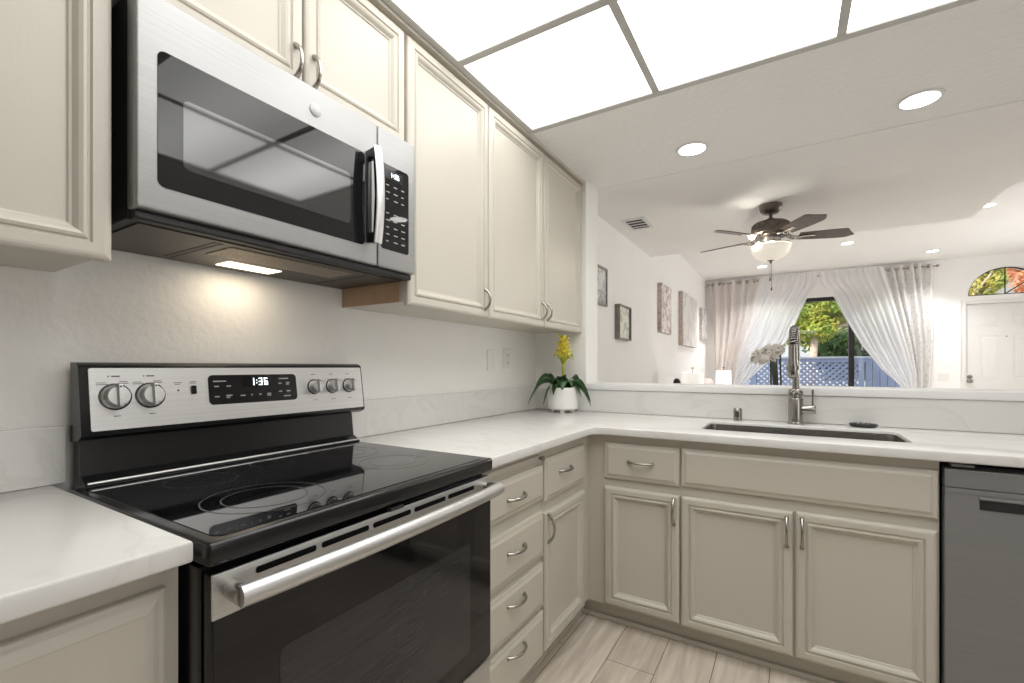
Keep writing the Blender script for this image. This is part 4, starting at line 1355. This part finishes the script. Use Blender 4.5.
def drape(left, right, ztop, zbot, y, folds, amp, nu=90, nv=44, phase=0.0, sharp=1.0):
    bm = bmesh.new()
    g = []
    for j in range(nv + 1):
        z = ztop + (zbot - ztop) * j / nv
        xl, xr = interp(left, z), interp(right, z)
        w = xr - xl
        row = []
        for i in range(nu + 1):
            s = i / nu
            sq = min(1, .35 + abs(w) / .9)
            q = sin(2 * pi * folds * s + phase + .25 * sin(1.5 * z + s * 3))
            row.append(bm.verts.new((xl + w * s + .012 * sin(2 * pi * folds * s * .5 + z), y + amp * sq * q + .3 * amp * sin(9 * s + 2 * z), z)))
        g.append(row)
    for a, b in zip(g, g[1:]):
        for i in range(nu):
            bm.faces.new((a[i], a[i + 1], b[i + 1], b[i]))
    return bm

YC = 6.60
ZR = 2.715
t = thing('curtain_rod', 'silver curtain rod across the patio door', 'curtain rod', (1.67, YC, ZR))
part('rod', tube(bmesh.new(), [(.13, YC, ZR), (3.32, YC, ZR)], .013, 14), 'nickel', t, 40)
for x_ in (.15, 1.70, 3.31):
    part('bracket', tube(bmesh.new(), [(x_, YW - .002, ZR), (x_, YC, ZR)], .008, 8), 'nickel', t)
for x_ in (.115, 3.34):
    part('finial', lathe(bmesh.new(), [(0, -.025), (.018, -.015), (.022, 0), (.018, .015), (0, .025)], (x_, YC, ZR), (1, 0, 0), 16), 'nickel', t, 40)

def curtain(name, label, mat_, left, right, folds, amp, y, grommets, phase=0.0, ztop=2.765, zbot=.02):
    t = thing(name, label, 'curtain', ((left[0][0] + right[0][0]) / 2, y, .02))
    part('fabric', drape(left, right, ztop, zbot, y, folds, amp, phase=phase), mat_, t, 70)
    for k in range(grommets):
        x_ = left[0][0] + (right[0][0] - left[0][0]) * (k + .5) / grommets
        part('grommet', lathe(bmesh.new(), [(.019, -.016), (.029, -.016), (.029, .016), (.019, .016)], (x_, YC, ZR), (1, 0, 0), 20, closed=True), 'nickel', t, 40)
    return t
curtain('drape', 'beige grommet drape gathered at the left end of the rod', 'drape',
        [(.15, 2.77), (.20, 1.9), (.24, .90), (.24, .02)], [(1.05, 2.74), (.90, 2.02), (.70, 1.40), (.585, .90), (.62, .60), (.75, .02)], 6, .045, YC, 8)
curtain('drape', 'patterned white grommet drape gathered at the right end of the rod', 'drape_pattern',
        [(2.60, 2.76), (2.76, 2.08), (2.93, 1.45), (3.02, 1.06), (3.03, .89), (2.98, .60), (2.85, .02)], [(3.30, 2.75), (3.29, 1.6), (3.25, .89), (3.25, .02)], 6, .045, YC, 6, 1.0)
curtain('sheer_curtain', 'sheer white curtain swept to the left of the patio door', 'sheer',
        [(.97, 2.765), (.80, 2.02), (.625, 1.40), (.54, .90), (.56, .60), (.66, .02)],
        [(1.83, 2.765), (1.80, 2.55), (1.69, 2.39), (1.58, 2.12), (1.41, 1.68), (1.10, 1.27), (.79, .95), (.70, .87), (.74, .6), (.9, .02)], 10, .016, YC - .088, 0)
curtain('sheer_curtain', 'sheer white curtain swept to the right of the patio door', 'sheer',
        [(1.84, 2.765), (1.87, 2.56), (2.02, 2.38), (2.20, 1.95), (2.40, 1.54), (2.66, 1.135), (2.88, .90), (2.90, .80), (2.85, .6), (2.7, .02)],
        [(2.70, 2.765), (2.86, 2.08), (3.0, 1.45), (3.07, 1.06), (3.075, .89), (3.03, .60), (2.90, .02)], 9, .016, YC - .088, 0, 2.0)

# ------------------------------------------------------------------ outside: deck, lattice fence, trees, neighbour house
struct('ground_outside', B(-8, 16, 6.95, 30, -.30, -.14), 'ground')
struct('deck_outside', B(-2, 8, 6.90, 9.3, -.14, -.02), 'deck')
YL = 9.0
t = thing('lattice_fence', 'blue-grey deck fence with diagonal lattice and a solid board section', 'fence', (1.8, YL, -.02))
part('top_rail', B(-1.0, 6.0, YL - .05, YL + .05, 1.36, 1.40, .004), 'fencetop', t)
part('bottom_rail', B(-1.0, 6.0, YL - .02, YL + .02, .05, .12), 'fence', t)
part('upper_rail', B(-1.0, 6.0, YL - .022, YL + .022, 1.28, 1.358), 'fence', t)
def lattice(x0, x1, z0, z1, y):
    bm = bmesh.new()
    st = .115
    for sg, yy in ((1, y - .006), (-1, y + .006)):
        k = -int((z1 - z0) / st) - 2
        while True:
            xs = x0 + k * st
            if xs > x1 + (z1 - z0):
                break
            # line x = xs + sg*(z - z0)  (sg -1: start shifted)
            if sg == 1:
                za = max(z0, z0 + (x0 - xs)); zb = min(z1, z0 + (x1 - xs))
                f = lambda z: xs + (z - z0)
            else:
                za = max(z0, z0 + (xs - x1)); zb = min(z1, z0 + (xs - x0))
                f = lambda z: xs - (z - z0)
            if zb - za > .02:
                a, b = Vector((f(za), yy, za)), Vector((f(zb), yy, zb))
                tube(bm, [a, b], .024, 4, flat=(1, .25), up=Vector((-sg, 0, 1)))
            k += 1
    return bm
part('lattice_panel', lattice(-.95, 2.62, .12, 1.28, YL), 'fence', t)
for x_ in (-.97, .75, 2.68, 4.4):
    part('post', B(x_ - .045, x_ + .045, YL - .045, YL + .045, -.02, 1.358, .003), 'fence', t)
for k in range(14):
    x_ = 2.745 + k * .118
    part('board', B(x_, x_ + .108, YL - .012, YL + .012, .12, 1.28, .003), 'fence', t)

def foliage(c, r, n, size, m_seed, flat=1.0):
    rnd = random.Random(m_seed)
    verts, faces = [], []
    blobs = []
    for k in range(26):
        while True:
            p = Vector((rnd.uniform(-1, 1), rnd.uniform(-1, 1), rnd.uniform(-1, 1)))
            if p.length < 1:
                break
        blobs.append((Vector((p.x * r[0], p.y * r[1], p.z * r[2])) * .8, rnd.uniform(.2, .42)))
    for k in range(n):
        bc, br = rnd.choice(blobs)
        d = Vector((rnd.gauss(0, 1), rnd.gauss(0, 1), rnd.gauss(0, 1))).normalized()
        p = Vector(c) + bc + Vector((d.x * r[0], d.y * r[1], d.z * r[2])) * br * rnd.uniform(.5, 1)
        nn = (d + Vector((rnd.gauss(0, .5), rnd.gauss(0, .5), rnd.gauss(0, .5) + .4))).normalized()
        u = nn.orthogonal().normalized()
        u.rotate(Matrix.Rotation(rnd.uniform(0, 6.28), 3, nn))
        v = nn.cross(u)
        s = size * rnd.uniform(.6, 1.3)
        i = len(verts)
        verts += [p - u * s, p + v * s * .45, p + u * s, p - v * s * .45]
        faces.append((i, i + 1, i + 2, i + 3))
    return verts, faces

def plant_tree(name, label, base, c, r, n, size, mleaf, seed, trunk_r=.16):
    t = thing(name, label, 'tree' if trunk_r > .05 else 'bush', base)
    L = ORG[t.name]
    v, f = foliage(c, r, n, size, seed)
    me = bpy.data.meshes.new('foliage')
    me.from_pydata([tuple(p - L) for p in v], [], f)
    me.materials.append(M[mleaf])
    o = bpy.data.objects.new('foliage', me)
    COL.objects.link(o)
    o.parent = t
    b0 = Vector(base)
    c = Vector(c)
    tb = bmesh.new()
    tube(tb, [b0, b0.lerp(c, .3) + Vector((trunk_r * .3, 0, 0)), b0.lerp(c, .7), c], [trunk_r * 1.1, trunk_r * .9, trunk_r * .75, trunk_r * .3], 12)
    rnd = random.Random(seed + 1)
    for k in range(4):
        e = c + Vector((rnd.uniform(-.6, .6) * r[0], rnd.uniform(-.6, .6) * r[1], rnd.uniform(-.2, .6) * r[2]))
        tube(tb, [b0.lerp(c, .8), b0.lerp(e, .92), e], [trunk_r * .5, trunk_r * .3, trunk_r * .1], 8)
    part('trunk', tb, 'trunk', t, 60)
    return t
plant_tree('garden_tree', 'sunlit yellow-green tree with a pale trunk behind the lattice fence', (1.80, 12.2, -.14), (2.1, 12.2, 2.75), (1.9, 1.0, 1.0), 22000, .055, 'tree_leaf', 21, .12)
plant_tree('garden_bush', 'dark green shrub behind the board fence, right of the tree', (3.6, 14.4, -.14), (3.6, 14.4, 1.45), (1.9, .8, 1.1), 16000, .06, 'bush_leaf', 31, .04)
plant_tree('garden_bush', 'low green bush seen through the lattice', (.2, 14.6, -.14), (.2, 14.6, .3), (1.1, .5, .35), 8000, .06, 'bush_leaf', 41, .04)
plant_tree('garden_tree', 'yellow-leaved tree seen through the left of the arched window', (4.4, 10.6, -.14), (4.55, 10.6, 3.0), (.75, .6, 1.0), 16000, .055, 'yellow_leaf', 51, .055)
plant_tree('garden_tree', 'red-leaved maple seen through the right of the arched window', (6.9, 12.4, -.14), (6.5, 12.4, 3.2), (1.05, .7, 1.3), 16000, .055, 'red_leaf', 61, .055)
# neighbouring house behind the trees
t = thing('neighbour_house', 'shaded blue-grey house beyond the garden trees', 'house', (3, 19, -.14))
part('wall', B(-4, 10, 18.0, 22, -.14, 3.2), 'house', t)
rf = bmesh.new()
prof = [(17.4, 3.2), (20, 4.9), (22.6, 3.2), (22.6, 3.05), (17.4, 3.05)]
lo = [rf.verts.new((-4.5, y, z)) for y, z in prof]
hi = [rf.verts.new((10.5, y, z)) for y, z in prof]
rf.faces.new(lo); rf.faces.new(hi[::-1])
for k in range(len(prof)):
    j = (k + 1) % len(prof)
    rf.faces.new((lo[k], lo[j], hi[j], hi[k]))
part('roof', rf, 'frame_dark', t)
for x_ in (-.5, 2.6, 5.6):
    w_ = part('window', B(x_ - .6, x_ + .6, 17.95, 17.998, 1.0, 2.2), 'trimwhite', t)
    part('pane', B(x_ - .53, x_ + .53, 17.94, 17.949, 1.07, 2.13), 'display', w_)
